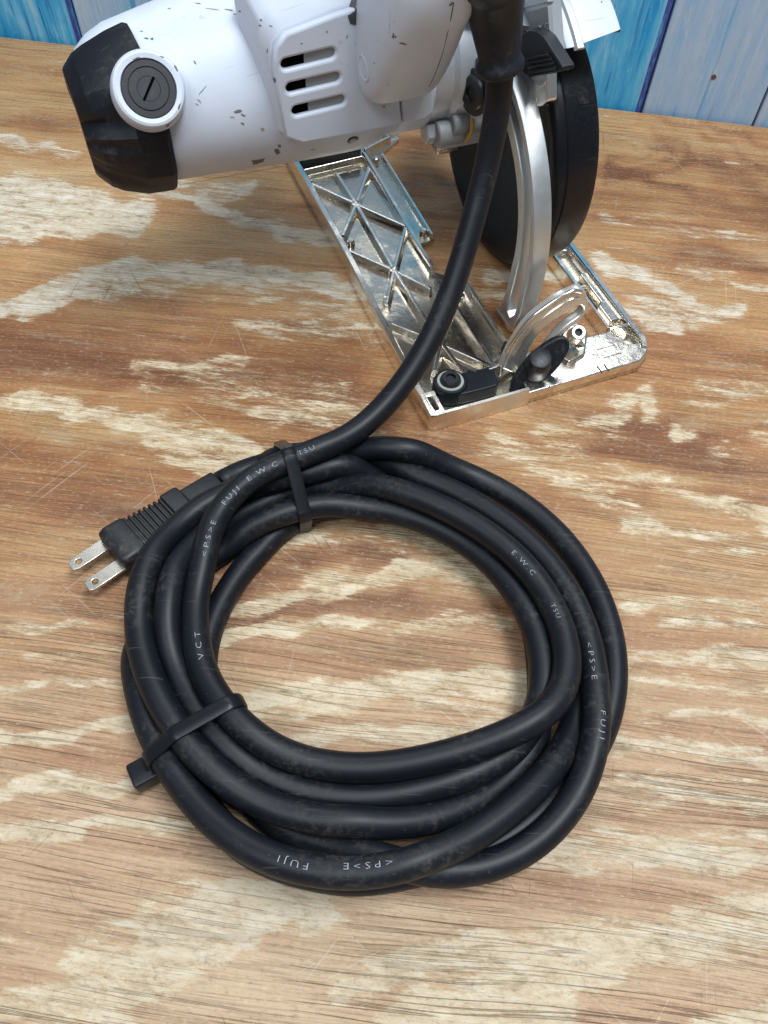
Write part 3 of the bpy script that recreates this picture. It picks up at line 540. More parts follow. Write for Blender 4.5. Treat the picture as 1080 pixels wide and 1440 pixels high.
cprint('<PS>E', 552, 1228, 2.8, -.35, 1.5, 'a', 1.5); cprint('FUJI', 436, 1226, 2.8, -.1, 1.5, 'a', 1.45)

# plug on the end of the cord
pa, pb = at(309, 682, .0078), at(160, 781, .0078)
pd = (pb - pa); plen = np.linalg.norm(pd) * 1000; pd /= np.linalg.norm(pd); pn = np.array([-pd[1], pd[0], 0]); pu = np.array([0, 0, 1.0])
plug_o = (pa - np.array([power_cord.location.x, power_cord.location.y, 0]))
def sec(a, hw, hh, r, zc=0): return [plug_o * 1000 + pd * a + pn * x + pu * (y + zc) for x, y in rrect(-hw * .86, -hh * .86, hw * .86, hh * .86, r, 4)]
b = MB(); L_ = plen
b.loft([sec(0, 5.6, 5.4, 1.5), sec(.8, 6.0, 5.8, 1.5), sec(15.2, 6.6, 6.2, 1.5), sec(15.6, 8.6, 7.3, 1.8), sec(16.4, 9.0, 7.6, 1.8), sec(23, 9.2, 7.8, 1.8), sec(23.4, 7.8, 6.6, 1.8)])
plug = b.build('plug', M['plug'], power_cord, .35, 40)
b = MB(); a0, a1 = 23.0, L_ - 10.5; b.loft([sec(a0, 7.6, 6.2, 2), sec(a1 + .5, 9.4, 6.6, 2)])
nr_ = 8
for k in range(nr_):
    a = a0 + 1.0 + (a1 - a0 - 1.6) * k / (nr_ - 1); hw = 8.6 + 2.0 * k / nr_
    b.loft([sec(a - .75, hw - .8, 6.6, 2), sec(a - .4, hw, 7.4, 2.2), sec(a + .4, hw, 7.4, 2.2), sec(a + .75, hw - .8, 6.6, 2)])
b.build('ribbed_grip', M['plug'], plug, 0, 40)
MB().loft([sec(L_ - 10.7, 10.6, 7.2, 2.2), sec(L_ - 10, 11.2, 7.8, 2.4), sec(L_ - 3, 11.6, 8.0, 2.4), sec(L_ - .6, 10.9, 7.5, 2.4), sec(L_, 10.2, 6.8, 2.2)]).build('plug_face', M['plug'], plug, 0, 40)
for sgn in (-1, 1):
    off = 5.9 * sgn; z = .6
    pl = (plug_o * 1000 + pd * L_ + pn * off + pu * z, pd, pn)
    outl = [(-1, -2.9), (13.2, -2.9), (15.2, -1.9), (15.2, 1.9), (13.2, 2.9), (-1, 2.9)]
    hole = [(11.6 + 1.25 * math.cos(t), 1.25 * math.sin(t)) for t in np.linspace(0, 2 * math.pi, 14, endpoint=False)]
    plate('prong', M['prong'], plug, [outl, hole], pl, 1.3, .2)

# ------------------------------------------------------------------ cable ties round the bundle
def hull(P):
    P = sorted(map(tuple, P)); 
    def half(Q):
        h = []
        for p in Q:
            while len(h) > 1 and (h[-1][0] - h[-2][0]) * (p[1] - h[-2][1]) - (h[-1][1] - h[-2][1]) * (p[0] - h[-2][0]) <= 0: h.pop()
            h.append(p)
        return h
    a, c = half(P), half(P[::-1]); return np.array(a[:-1] + c[:-1])
def cable_tie(pxa, pxb, label, head):
    A, B = at(*pxa, .012), at(*pxb, .012); d = (B - A); d[2] = 0; Ls = np.linalg.norm(d); d /= Ls; nrm = np.array([-d[1], d[0], 0])
    sgn = (cord_pts - A) @ nrm; cr = []
    for k in range(len(cord_pts) - 1):
        if sgn[k] * sgn[k + 1] < 0:
            q = cord_pts[k] + (cord_pts[k + 1] - cord_pts[k]) * (sgn[k] / (sgn[k] - sgn[k + 1])); s = (q - A) @ d
            if -.012 < s < Ls + .012 and q[2] < .05: cr.append((s, q[2], abs((cord_pts[k + 1] - cord_pts[k]) @ nrm) / np.linalg.norm(cord_pts[k + 1] - cord_pts[k])))
    cs = []
    for s, z, c in cr: cs += [(s + (rc * 1.02 / max(c, .75)) * math.cos(t), z + rc * 1.02 * math.sin(t)) for t in np.linspace(0, 2 * math.pi, 28)]
    h = hull(cs); h = np.vstack([h, h[:1]]); hp = spline(np.c_[h, 0 * h[:, 0]], .0012)[:, :2]
    hp[:, 1] = np.maximum(hp[:, 1], .0006); cen = hp.mean(0)
    o = A + d * cen[0]; root = thing('cable_tie', label, 'cable tie', (o[0], o[1], 0))
    W2 = .0025; T1 = .0012; b = MB(); secs = []
    for i, q in enumerate(hp):
        t = hp[(i + 1) % len(hp)] - hp[i - 1 if i else -2]; t /= np.linalg.norm(t) + 1e-12; nn = np.array([t[1], -t[0]])
        f = lambda s, z, w: d * (s - cen[0]) + pu * z + nrm * w
        q2 = q + nn * T1; q2m = q + nn * T1 * .72; secs.append([f(q[0], q[1], -W2), f(q2m[0], q2m[1], -W2), f(q2[0], q2[1], -W2 * .72), f(q2[0], q2[1], W2 * .72), f(q2m[0], q2m[1], W2), f(q[0], q[1], W2)])
    b.loft([[p * 1000 for p in s] for s in secs], caps=False); b.build('strap', M['tie'], root, 0, 30)
    if head is not None:
        hc = at(head[0], head[1], .008) - np.array([o[0], o[1], 0]); e1, e2 = d, nrm
        g = MB()
        def hs(a, k): return [hc * 1000 + e1 * a + e2 * x + pu * y for x, y in rrect(-4.4 * k, -3.7 * k, 4.4 * k, 3.7 * k, .9, 3)]
        g.loft([hs(-4.6, .84), hs(-4.0, 1), hs(3.6, 1), hs(4.2, .9)]); g.build('locking_head', M['tie'], root, .3, 40)
    return root
cable_tie((396, 634), (428, 728), 'black cable tie round the top of the coil beside the plug', None)
cable_tie((196, 1080), (330, 1008), 'black cable tie with its square head out at the lower left of the coil', (204, 1087))
# ------------------------------------------------------------------ circular saw (saw frame: x across the blade, y along the base, z up; mm)
saw = thing('circular_saw', 'white corded circular saw with black end cap standing on its shiny metal base plate', 'circular saw', tuple(O), LA - math.pi / 2)
# --- base plate: thin pan with a blade window, raised rims, ribs
B0 = (0, 0, 0)
base_out = [(-1.5, 2), (0, 0.8), (96, 0.6), (112, 6.5), (115.5, 11), (116.5, 20), (116.5, 236), (76, 236), (76, 226), (70, 222), (67, 213), (62, 209), (58, 205), (52, 203), (51.2, 191), (50, 121), (40, 119), (39.6, 97), (51.6, 83.6), (51.8, 34), (54, 26),
            (60, 24.2), (99.5, 24.2), (101.5, 27), (101.5, 222), (103, 225), (112, 225), (112, 230), (78, 230), (78, 240), (20, 243), (-1.5, 243)]
base_out = [(-1.5, 2), (0, 0.8), (96, 0.6), (112, 6.5), (115.5, 11), (116.5, 20), (116.5, 238), (78, 238), (76, 226), (69.5, 222), (66.5, 213), (61, 209.5), (56, 206), (51.6, 202), (51.2, 191), (50, 120), (40.5, 119), (39.8, 97), (51.6, 86), (51.8, 34), (54, 26), (60, 24.2),
            (99, 24.2), (101.5, 27), (101.5, 214), (104, 217), (104, 238.1), (104, 243), (-1.5, 243)]
# pan = outline walked so that the window stays open: left field, front strip and right rail
field = [(-1.2, 2.2), (.6, .9), (106, 1.2), (113, 5.8), (115.8, 11), (116.2, 20), (116.2, 240), (101.5, 240), (101.5, 27), (99, 24.2), (60, 24.2), (54, 26), (51.8, 34), (51.6, 86), (39.8, 97), (40.5, 119), (50, 120), (51.2, 191), (51.6, 202), (56, 206), (61, 209.5), (66.5, 213), (69.5, 222), (76, 226), (76, 240), (-1.2, 240)]
slot_hole = [(1.2, 3.2), (3.4, 3.2), (3.4, 10), (1.2, 10)]
base = plate('base_plate', M['nickel'], saw, [field], ((0, 0, 1.3), (1, 0, 0), (0, 1, 0)), 2.6, .35)
# outer rims, each with a leaning face
def rim_wall(name, pts, w0, w1, h, side, mat='bright'):  # pts along the outer edge; side = inward normal sign
    b = MB(); secs = []
    pts = np.array(pts, float)
    for i in range(len(pts)):
        t = pts[min(i + 1, len(pts) - 1)] - pts[max(i - 1, 0)]; t /= np.linalg.norm(t); nn = np.array([-t[1], t[0]]) * side
        p = pts[i]; q = lambda o, z: (*(p + nn * o), z)
        secs.append([q(-.2, .15), q(.15, 1.2), q(w0 * .30, h - .9), q(w0 * .5, h), q(w0 + w1 * .5, h), q(w0 + w1 * .85, h - .7), q(w0 + w1, .4)])
    return b.loft(secs).build(name, M[mat], base, 0, 38)
lr = [(-2.2, 1.6)] + [(-2.4 - .5 * math.sin(l / 26.0), l) for l in range(8, 240, 8)]
rim_wall('side_rim', lr, 3.2, 1.6, 8.6, -1)
rim_wall('front_rim', [(-1.6, 1.2), (1, .3), (24, .2), (47, .3)], 1.8, 1.0, 9.4, 1, 'satin')
rim_wall('side_rim', [(114.6, 7.4), (116.6, 13), (116.9, 30), (116.9, 60), (116.9, 238)], 3.4, 1.4, 8.8, 1)
rim_wall('window_rim', [(101.2, 25.5), (101.2, 60), (101.2, 238)], 1.2, 1.4, 7.6, -1)
rim_wall('window_rim', [(52.0, 34), (51.8, 60), (51.6, 86.5)], 1.2, 1.4, 7.8, 1)
rim_wall('window_rim', [(40.2, 96), (40.0, 110), (40.4, 140), (40.8, 200)], 1.2, 1.6, 7.8, 1)
rim_wall('tab_rim', [(50.4, 121), (50.8, 150), (51.2, 198)], .9, 1.2, 6.0, 1)
# front shelf with its stepped top
sh = MB().prism([(46.5, .6, 2.5), (105.5, 1.1, 2.5), (112.6, 5.9, 2.5), (113.6, 11.2, 2.5), (105.5, 13.2, 2.5), (104, 15.5, 2.5), (102.5, 23.6, 2.5), (60, 23.6, 2.5), (48, 20.5, 2.5)], (0, 0, 5.2)).build('front_shelf', M['bright'], base, .8, 30, 3)
plate('marked_frame', M['bright'], base, [rrect(88, 8.5, 101, 15, 1.6), rrect(88.7, 9.2, 100.3, 14.3, 1.2)], ((0, 0, 7.75), (1, 0, 0), (0, 1, 0)), .5, .08)
for x in (84.0, 87.6): MB().prism([(x, .3, 7.6), (x + .5, .3, 7.6), (x + .5, 5, 7.6), (x, 5, 7.6)], (0, 0, .35)).build('index_mark', M['screw'], base)
MB().loft([[(101.5 + a, 23.2, z) for a, z in rrect(0, 2.6, 14, 8.4, 1.0)], [(101.5 + a, 25.2, z) for a, z in rrect(0, 2.6, 14, 8.4, 1.0)]]).build('cross_web', M['bright'], base, .4)
for l in (58.0, 86.0): MB().box((104.5, l, 2.5), (113.5, l + 1.2, 5.4)).build('cross_web', M['bright'], base, .4)
MB().prism([(106, 30, 2.6), (112.4, 30, 2.6), (112.4, 66, 2.6), (108.5, 66, 2.6), (108.5, 44, 2.6), (106, 42, 2.6)], (0, 0, 4.2)).build('rail_block', M['nickel'], base, .7, 30, 3)
# corner box with the guide slot
cb = plate('corner_box', M['bright'], base, [rrect(-1.5, 1.4, 6.2, 16, 1.0), rrect(.8, 4.6, 3.8, 13.0, .8)], ((0, 0, 5.8), (1, 0, 0), (0, 1, 0)), 6.2, .5)
MB().box((.6, 4.4, 2.65), (4, 13.2, 3.0)).build('guide_slot', M['dark'], base)
# ribs of the pan (photo pixels dropped on the rib tops)
def rp(x, y): return Sz(x, y, 6.5)[:2]
RB = dict(N1=(501, 286), N2=(554.5, 379), N3=(620, 481), N4=(519.5, 233), LA=(438, 257), LB=(482, 331), LC=(493, 352), LD=(543, 430), LE=(551, 453), LF=(600, 511), RA=(571, 317), RB=(606, 405), RC=(638, 424), RD=(696, 516), T1=(473, 243), M2=(600, 452), F1=(611, 523), F2=(655, 528), RE=(640, 470), RG=(652, 395))
rb = {k: rp(*v) for k, v in RB.items()}
for a, c in (('N1', 'LA'), ('N1', 'N4'), ('N1', 'LB'), ('N1', 'RA'), ('N1', 'N2'), ('N2', 'RA'), ('N2', 'LC'), ('N2', 'LD'), ('N2', 'RB'), ('N2', 'M2'), ('M2', 'N3'), ('N3', 'RC'), ('N3', 'LE'), ('N3', 'F1'), ('N3', 'RD'), ('N4', 'RA'), ('T1', 'N1'), ('N3', 'F2'), ('RC', 'RD')):
    MB().bar(rb[a], rb[c], 4.0, 2.4, 6.9 + random.uniform(-.4, .3), 1.9).build('rib', M['bright'], base, .5, 30, 3)
for k in ('N1', 'N2', 'N3'): MB().lathe((*rb[k], 2.4), (0, 0, 1), [(0, 3.4), (3.6, 2.8), (4.4, 2.4), (4.6, 1.5), (4.3, 1.2), (4.3, .1)], 20).build('rib_boss', M['nickel'], base, 0, 35)
for p in ((rb['LD'] + np.array([2.5, 6])), (rb['LB'] + np.array([3, -4])), rb['RD'] + np.array([2, 4]), rb['RC'] + np.array([6, 4]), np.array([46.5, 126]), np.array([45.5, 196])):
    MB().lathe((p[0], p[1], 2.4), (0, 0, 1), [(0, 2.3), (3.0, 2.0), (3.3, 1.6), (3.2, .1)], 16).build('peg', M['nickel'], base, 0, 35)
# front boundary of the ribbed field
bnd = [Sz(648, 534, 7)[:2], Sz(672, 525, 7)[:2], Sz(703, 514, 7)[:2], Sz(711, 500, 7)[:2], Sz(717, 482, 7)[:2]]
for a, c in zip(bnd[:-1], bnd[1:]): MB().bar(a, c, 3.4, 2.4, 8.0, 2.0).build('rib', M['bright'], base, .6, 30, 3)
MB().bar((41, 203), (60, 211), 2.6, 2.4, 7.5).build('rib', M['bright'], base, .5); MB().bar((0, 222), (74, 226), 3.5, 2.4, 9.5, 2.2).build('rib', M['bright'], base, .6)
MB().bar((2, 197), (39, 199), 2.6, 2.4, 6.5).build('rib', M['nickel'], base, .5)
MB().loft([[(2.5, 199.8, 2.6), (38, 199.8, 2.6), (38, 199.8, 13), (2.5, 199.8, 13)], [(2, 221, 2.6), (39, 221, 2.6), (39, 221, 14), (2, 221, 14)]]).build('rubber_pad', M['dark'], base, 1.2)

# --- depth arc with its long slot (upright, beside the guard)
wA = 62.0; ac = np.array([112.0, 46.0])
def arcp(a, r): return (ac[0] + r * math.cos(rad(a)), ac[1] + r * math.sin(rad(a)))
r0, r1 = 57.5, 75.0
ac = np.array([110.5, 41.0])
def apath(r, tail, a1=188): return [arcp(a, r) for a in np.linspace(112, a1, 44)] + list(tail)
outl = apath(74.2, [(36.6, 22), (38.6, 12), (42.5, 4.5), (46.5, 2.2), (51, 2.0), (55.5, 4.5), (57.2, 9)], 186) + apath(56.5, [(54.6, 24), (55.6, 16)], 186)[::-1]
hole = apath(68.6, [(42.4, 22), (44.2, 13), (47.5, 8.2)], 186) + apath(61.8, [(49.4, 25), (50.6, 15), (50.4, 9.6)], 186)[::-1]
arc = plate('depth_arc', M['steel'], saw, [outl, hole], ((wA, 0, 0), (0, 1, 0), (0, 0, 1)), 6.0, .8)
e = MB(); secs = []
fo = np.array(apath(75.2, [(35.6, 22), (37.6, 12), (41.5, 4.5)], 186)); fi = np.array(apath(70.4, [(40.6, 22.5), (42.4, 14), (45, 8)], 186))
for o_, i_ in zip(fo, fi): secs.append([(wA + x, *(i_ + (o_ - i_) * k)) for x, k in ((-4.6, .12), (-3.3, .03), (3.4, .03), (3.4, 1.0), (-3.0, 1.08), (-5.2, .92))])
e.loft(secs).build('arc_flange', M['steel'], arc, .5, 30)
e = MB().lathe((wA - 1, 52, 5.2), (1, 0, 0), [(0, 2.4), (2, 2.6), (8, 2.6), (9, 2.0)], 20); e.build('pivot_bolt', M['screw'], arc, 0, 35)
MB().box((wA - 4, 44, 2.5), (wA + 7, 60, 4.6)).build('pivot_foot', M['bright'], arc, .8)

# --- black lower guard round the blade
gw0, gw1, gl, gz, gr = 73.0, 94.5, 112.0, 61.5, 59.8
MB().lathe((gw0, gl, gz), (1, 0, 0), [(1.2, .5), (1.2, 40), (.6, 41), (.6, 52), (0, 53), (0, gr - 3.2), (.5, gr - 1.2), (1.8, gr - .2), (4.4, gr + .1), (5.0, gr - .35), (5.6, gr + .1), (17.5, gr), (20, gr - .7), (21.3, gr - 2.6), (21.5, gr - 8), (21.5, .5)], 120).build('lower_guard', M['guard'], saw, 0, 32)
MB().lathe((gw0 + 10, gl, gz), (1, 0, 0), [(0, .5), (0, 12), (14, 12), (14, .5)], 24).build('arbor', M['steel'], saw)
q = Sw(823, 137, 88); 
a_ = math.atan2(q[2] - gz, q[1] - gl); gm = MB(); cpt = np.array([86.5, gl + (gr + .1) * math.cos(a_), gz + (gr + .1) * math.sin(a_)]); tv = np.array([0, -math.sin(a_), math.cos(a_)]); nv = np.array([0, math.cos(a_), math.sin(a_)])
gm.prism([cpt + np.array([x, 0, 0]) + tv * y for x, y in rrect(-2.6, -2.6, 2.6, 2.6, .6)], nv * .22).build('moulded_mark', M['guard'], saw, .15)

# --- white blade case above (side wall + rim), ends near the guard
def case_pt(a, r): return (gl + r * math.cos(rad(a)), gz + r * math.sin(rad(a)))
cs = MB(); secs = []
for a in np.linspace(126.5, 8, 60):
    secs.append([(w, *case_pt(a - (78 - r) * .35 * (a - 8) / 118.5 - max(0, w - 80) * .15, r)) for w, r in ((72.4, 61.5), (72.4, 74.0), (73.2, 76.6), (75.0, 77.6), (96.0, 77.6), (98.2, 76.4), (98.8, 73), (98.8, 68), (96.6, 68), (96.6, 74.0), (75.8, 74.0), (74.6, 73), (74.6, 61.5))])
case = cs.loft(secs).build('blade_case', M['white'], saw, .25, 35)
rg = MB(); secs = []
for a in np.linspace(127.3, 60, 40): secs.append([(w, *case_pt(a, r)) for w, r in ((75.6, 77.0), (76.6, 78.8), (79.4, 78.8), (80.4, 77.2))])
rg.loft(secs).build('case_rib', M['alu'], case, .3, 30)
rg = MB().loft([[(w, *case_pt(a, r)) for w, r in ((90, 77.3), (98.5, 75.6), (98.7, 74.6), (90, 76.5))] for a in np.linspace(122.2, 123.4, 4)]); rg.build('chipped_edge', M['screw'], case, .1)

# --- gear housing, silver casting between motor and blade
mc = np.array([118.0, 101.3])                            # motor axis (l, z)
gh = MB().lathe((30, *mc), (1, 0, 0), [(-6, 20), (-6, 25.5), (4, 26.5), (9, 26.8), (11, 28.4), (22, 30), (31, 30.5), (34, 33), (38, 33), (38.4, 32), (38.4, 8)], 72).build('gear_housing', M['alu'], saw, 0, 30)
b = MB()
for (px_, py_, r_) in ((660, 60, 0),):
    p = Sw(655, 55, 52)
b.loft([[(38, 96, 128), (42, 96, 128), (42, 110, 137), (38, 110, 137)], [(67, 84, 124), (71, 84, 124), (71, 110, 137), (67, 110, 137)]]).build('casting_rib', M['alu'], gh, .8)
def wcyl(name, px, py, w, r, length, mat, par, n=24, prof=None):
    p = Sw(px, py, w); return MB().lathe(p, (1, 0, 0), prof or [(0, .3), (0, r - .6), (.6, r), (length - .6, r), (length, r - .6), (length, .3)], n).build(name, M[mat], par, 0, 35)
wcyl('hex_bolt', 596, 186, 30, 5.0, 9, 'alu', gh, 6); wcyl('bolt_boss', 612, 189, 34, 5.6, 14, 'grey', gh); wcyl('bolt_boss', 634, 175, 40, 4.6, 16, 'grey', gh); wcyl('bolt_boss', 650, 172, 46, 5.2, 10, 'alu', gh)
p = Sw(657, 187, 46); MB().tube([p + np.array([0, 0, -4]), p + np.array([1, -2, 2]), p + np.array([1, -1, 7]), p + np.array([2, 2, 10])], .9, 8).build('yellow_seal', M['yellow'], gh, 0, 60)
p = Sw(640, 196, 44); MB().box(p + np.array([-8, -1, -4]), p + np.array([14, 12, 5])).build('lower_lug', M['alu'], gh, 1.5)
p = Sw(632, 205, 50); MB().box(p + np.array([-6, 0, -4]), p + np.array([6, 8, 2])).build('lower_lug', M['nickel'], gh, 1.0)
# side panel with cast lettering, top right of the cord boot
pl = [Sw(x, y, 66.5) for x, y in ((728, -40), (728, 40), (750, 46), (776, 78), (771, 20), (768, -40))]
pan = MB().prism(pl, (6, 0, 0)).build('casting_panel', M['alu'], gh, .6)
pl = [Sw(x, y, 65.8) for x, y in ((726, 2), (769, -6), (770, 4), (727, 14))]
MB().prism(pl, (3, 0, 0)).build('casting_rib', M['alu'], gh, .5)
pl = [Sw(x, y, 66.1) for x, y in ((731, 20), (770, 9), (774, 70), (757, 50), (733, 42))]
MB().prism(pl, (2, 0, 0)).build('label_recess', M['grey'], gh, .3)
for k, pts in enumerate(([(733, 44), (735, 36), (739, 31), (741, 38)], [(757, 46), (757, 37), (759, 36), (762, 43), (763, 34)], [(766, 42), (768, 33), (772, 34), (769, 38), (770, 41)])):
    MB().tube(np.array([Sw(x, y, 65.9) for x, y in pts]), .28, 6).build('cast_letter', M['alu'], gh, 0, 60)
pl = [Sw(x, y, 65.0) for x, y in ((744, 104), (768, 100), (769, 142), (762, 150), (752, 152), (746, 128))]
b = MB().prism(pl, (5, 0, 0)).build('lever_post', M['bright'], gh, 1.0, 30, 3)
pl = [Sw(x, y, 64.6) for x, y in ((753, 116), (766, 113), (765, 121), (757, 123), (756, 146), (752, 146))]
MB().prism(pl, (2, 0, 0)).build('lever_post_rib', M['bright'], gh, .5)
pl = [Sw(x, y, 60) for x, y in ((727, 95), (729, 62), (735, 47), (744, 41), (754, 43), (764, 52), (790, 93), (790, 99), (784, 102), (745, 109), (738, 106))]
lev = MB().prism(pl, (5.5, 0, 0)).build('depth_lever', M['black'], saw, 1.2, 30, 3)
for k in range(4):
    a, c = Sw(739 + k * 2.0, 83 + k * 6.2, 59.6), Sw(772 + k * 3.6, 77 + k * 6.0, 59.6)
    MB().tube(np.linspace(a, c, 6), .55, 8).build('grip_ridge', M['black'], lev, 0, 60)
# torx bolt of the pivot with its black lever plate
p = Sw(668, 124, 46)
pl = [Sw(x, y, 47) for x, y in ((662, 88), (672, 78), (684, 84), (690, 130), (684, 152), (668, 152), (658, 140), (656, 118))]
arm = MB().prism(pl, (4, 0, 0)).build('lock_plate', M['black'], saw, 1.0, 30, 3)
p = Sw(667, 130, 46); MB().lathe(p, (-1, -.25, .1), [(-1, 9.0), (.5, 9.0), (.8, 8.4), (.8, 6.8), (1.8, 6.4), (2.2, 5.8), (2.2, 3.0), (1.2, 2.8), (1.2, .2)], 24).build('lock_bolt', M['screw'], arm, 0, 35)
MB().lathe(p + np.array([1.5, 0, 0]), (-1, -.25, .1), [(0, 10.4), (.8, 10.4), (1.2, 9.6), (1.2, 8.0)], 28).build('washer', M['alu'], arm, 0, 35)

# --- motor housing: round white body along the motor axis
def ring(w, r, n=72, sq=0, dl=0, dz=0, f=None):
    P = []
    for k in range(n):
        t = 2 * math.pi * k / n; rr = r * (f(t) if f else 1)
        P.append((w, mc[0] + dl + rr * math.cos(t), mc[1] + dz + rr * math.sin(t)))
    return P
def hump(h):                                            # the housing swells towards the top and front as it nears the handle
    return lambda t: 1 + h * math.exp(-((((math.degrees(t) - 62 + 180) % 360) - 180) / 62) ** 2)
mot = MB().loft([ring(-105.5, 15), ring(-105.2, 19), ring(-103.2, 22.8), ring(-98, 26.0, f=hump(.03)), ring(-91, 27.6, f=hump(.08)), ring(-80, 28.4, f=hump(.13)), ring(-60, 29.0, f=hump(.25)), ring(-40, 29.8, f=hump(.35)), ring(-31, 30.4, f=hump(.40)), ring(-24, 30.5, f=hump(.43)), ring(-5, 30.6, f=hump(.42)), ring(2, 30.4, f=hump(.34)), ring(8, 29, f=hump(.22)), ring(12, 26.8, f=hump(.15)), ring(20, 26.4, f=hump(.06)), ring(29, 26.2), ring(30.5, 25.4), ring(31, 18)]).build('motor_housing', M['white'], saw, 0, 32)
# lower lip and seam of the housing
MB().loft([ring(31.05, 24), ring(31.05, 26.6), ring(30.2, 27.0), ring(17.4, 27.2), ring(16.6, 26.8), ring(16.6, 26.0)]).build('housing_collar', M['white'], mot, 0, 30)
# flat-faced vent box standing out towards the back
vl = 82.6
def V2(x, y, l=82.6): p = Sl(x, y, l); return (p[0], p[2])
vo = [V2(384, 98), V2(401, 194), V2(426, 203), V2(566, 176), V2(558, 84), V2(550, -4), V2(470, 22), V2(402, 48), V2(387, 68)]
slots = [slot2(V2(403, 91), V2(465, 76), 2.0), slot2(V2(410, 124.5), V2(472, 110), 2.0), slot2(V2(418, 156.5), V2(479, 142), 2.0)]
def slanted(name, outl, holes, l, t, mat, par, bev): return plate(name, M[mat], par, [outl] + holes, ((0, l + t / 2, 0), (1, 0, 0), (0, 0, 1)), t, bev)
vp = slanted('vent_panel', vo, slots, vl, 3.2, 'white', mot, 1.15)
b = MB(); vent_ob = b.loft([[(x, vl + 2.6, z) for x, z in vo], [(x - (3 if x < -22 else 0), vl + 8, z + (6 if z > 118 else 0)) for x, z in vo], [(x - (7 if x < -22 else 0), vl + 22, z + (15 if z > 118 else 0)) for x, z in vo]]).build('vent_box', M['white'], mot, 1.2, 35, 3)
for s_ in slots:                                        # dark duct and grey brush holder behind each slot
    a = np.array(s_); x0, x1, z0, z1 = a[:, 0].min(), a[:, 0].max(), a[:, 1].min(), a[:, 1].max()
    dz_ = (s_[4][1] - s_[13][1]); sl = np.array(V2(465, 76)) - np.array(V2(403, 91)); sl = sl[1] / sl[0]; zc_ = (z0 + z1) / 2; xc_ = (x0 + x1) / 2
    zz = lambda x, o: zc_ + (x - xc_) * sl + o
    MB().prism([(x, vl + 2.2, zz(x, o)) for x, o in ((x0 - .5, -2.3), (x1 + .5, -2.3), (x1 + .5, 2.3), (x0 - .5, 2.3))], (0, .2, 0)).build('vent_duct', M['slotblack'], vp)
    xm = x0 + (x1 - x0) * (.44 - .06 * slots.index(s_)) 
    MB().prism([(x, vl + 1.75, zz(x, o)) for x, o in ((xm, -2.1), (x1 + .3, -2.1), (x1 + .3, 2.1), (xm, 2.1))], (0, .35, 0)).build('brush_holder', M['grey'], vp, .1)
vo2 = [V2(567, 176, 83.6), V2(598, 169, 83.6), V2(610, 160, 83.6), V2(611, 92, 83.6), V2(606, 40, 83.6), V2(560, 40, 83.6), V2(558, 90, 83.6)]
b = MB(); front_ob = b.loft([[(x, 83.2, z) for x, z in vo2], [(x + 1, 110, z) for x, z in vo2]]).build('housing_front', M['white'], mot, 1.6, 35, 4)
p = Sl(495, 194, 91.5); MB().lathe(p, (0, -.85, -.5), [(-3, 2.6), (.9, 2.6), (1.3, 2.0), (1.1, .2)], 14).build('housing_screw', M['screw'], mot, 0, 35)
sm = MB(); t0 = rad(236); sm.prism([(-78, mc[0] + 30.45 * math.cos(t0), mc[1] + 30.45 * math.sin(t0)), (-34, mc[0] + 31.05 * math.cos(t0), mc[1] + 31.05 * math.sin(t0)), (-34, mc[0] + 31.05 * math.cos(t0 + .012), mc[1] + 31.05 * math.sin(t0 + .012)), (-78, mc[0] + 30.45 * math.cos(t0 + .012), mc[1] + 30.45 * math.sin(t0 + .012))], (0, -.12, -.12)).build('mould_seam', M['grey'], mot)

# --- black end cap hugging the back of the motor
def cap_ring(w, r, a0, a1, n=70, notch=0):
    P = []
    for k in range(n + 1):
        a = a0 + (a1 - a0) * k / n; rr = r
        if notch:
            for c_, wd, dp in ((160, 7, 3.0), (176, 4, 1.6), (205, 12, 2.4), (246, 7, 1.6), (262, 7, 1.8), (285, 8, 2.0)):
                rr -= notch * dp * math.exp(-((a - c_) / wd) ** 4)
        fa = 34.0; rr *= (math.cos(rad(fa / 2)) / math.cos(rad((a - 101) % fa - fa / 2))) ** .8 * 1.025
        rr *= hump(.13 * min(1, max(0, (w + 98) / 18)))(rad(a))
        P.append((w - (5.5 if w > -85 else 1.0) * max(0, (150 - a) / 62) ** 1.3, mc[0] + rr * math.cos(rad(a)), mc[1] + rr * math.sin(rad(a))))
    return P
A0, A1 = 99, 348
prof = [(-79.6, 27.6, 0), (-79.9, 29.2, 0), (-80.8, 29.7, 0), (-90.5, 29.3, .1), (-99.5, 26.6, .9), (-103.5, 24.4, 1.0), (-107.2, 20.4, 1.0), (-107.8, 19.4, .8), (-108.0, 12, 0)]
cap = MB().loft([cap_ring(w, r * (1.015 if r > 15 else 1), A0, A1, 60, nt) for w, r, nt in prof], caps=False, closed=False)
cap = cap.build('end_cap', M['cap'], mot, 0, 16); cap.modifiers.new('thick', 'SOLIDIFY').thickness = -.0012
# slot details on the cap's end
for a in (150, 176, 224): 
    p = np.array([-103.4, mc[0] + 22.6 * math.cos(rad(a)), mc[1] + 24.6 * math.sin(rad(a))]); MB().lathe(p, (-1, math.cos(rad(a)), math.sin(rad(a))), [(-2, 2.8), (.2, 2.8), (.4, 2.2), (-.6, 1.8), (-.6, .2)], 16).build('cap_recess', M['dark'], mot, 0, 35)

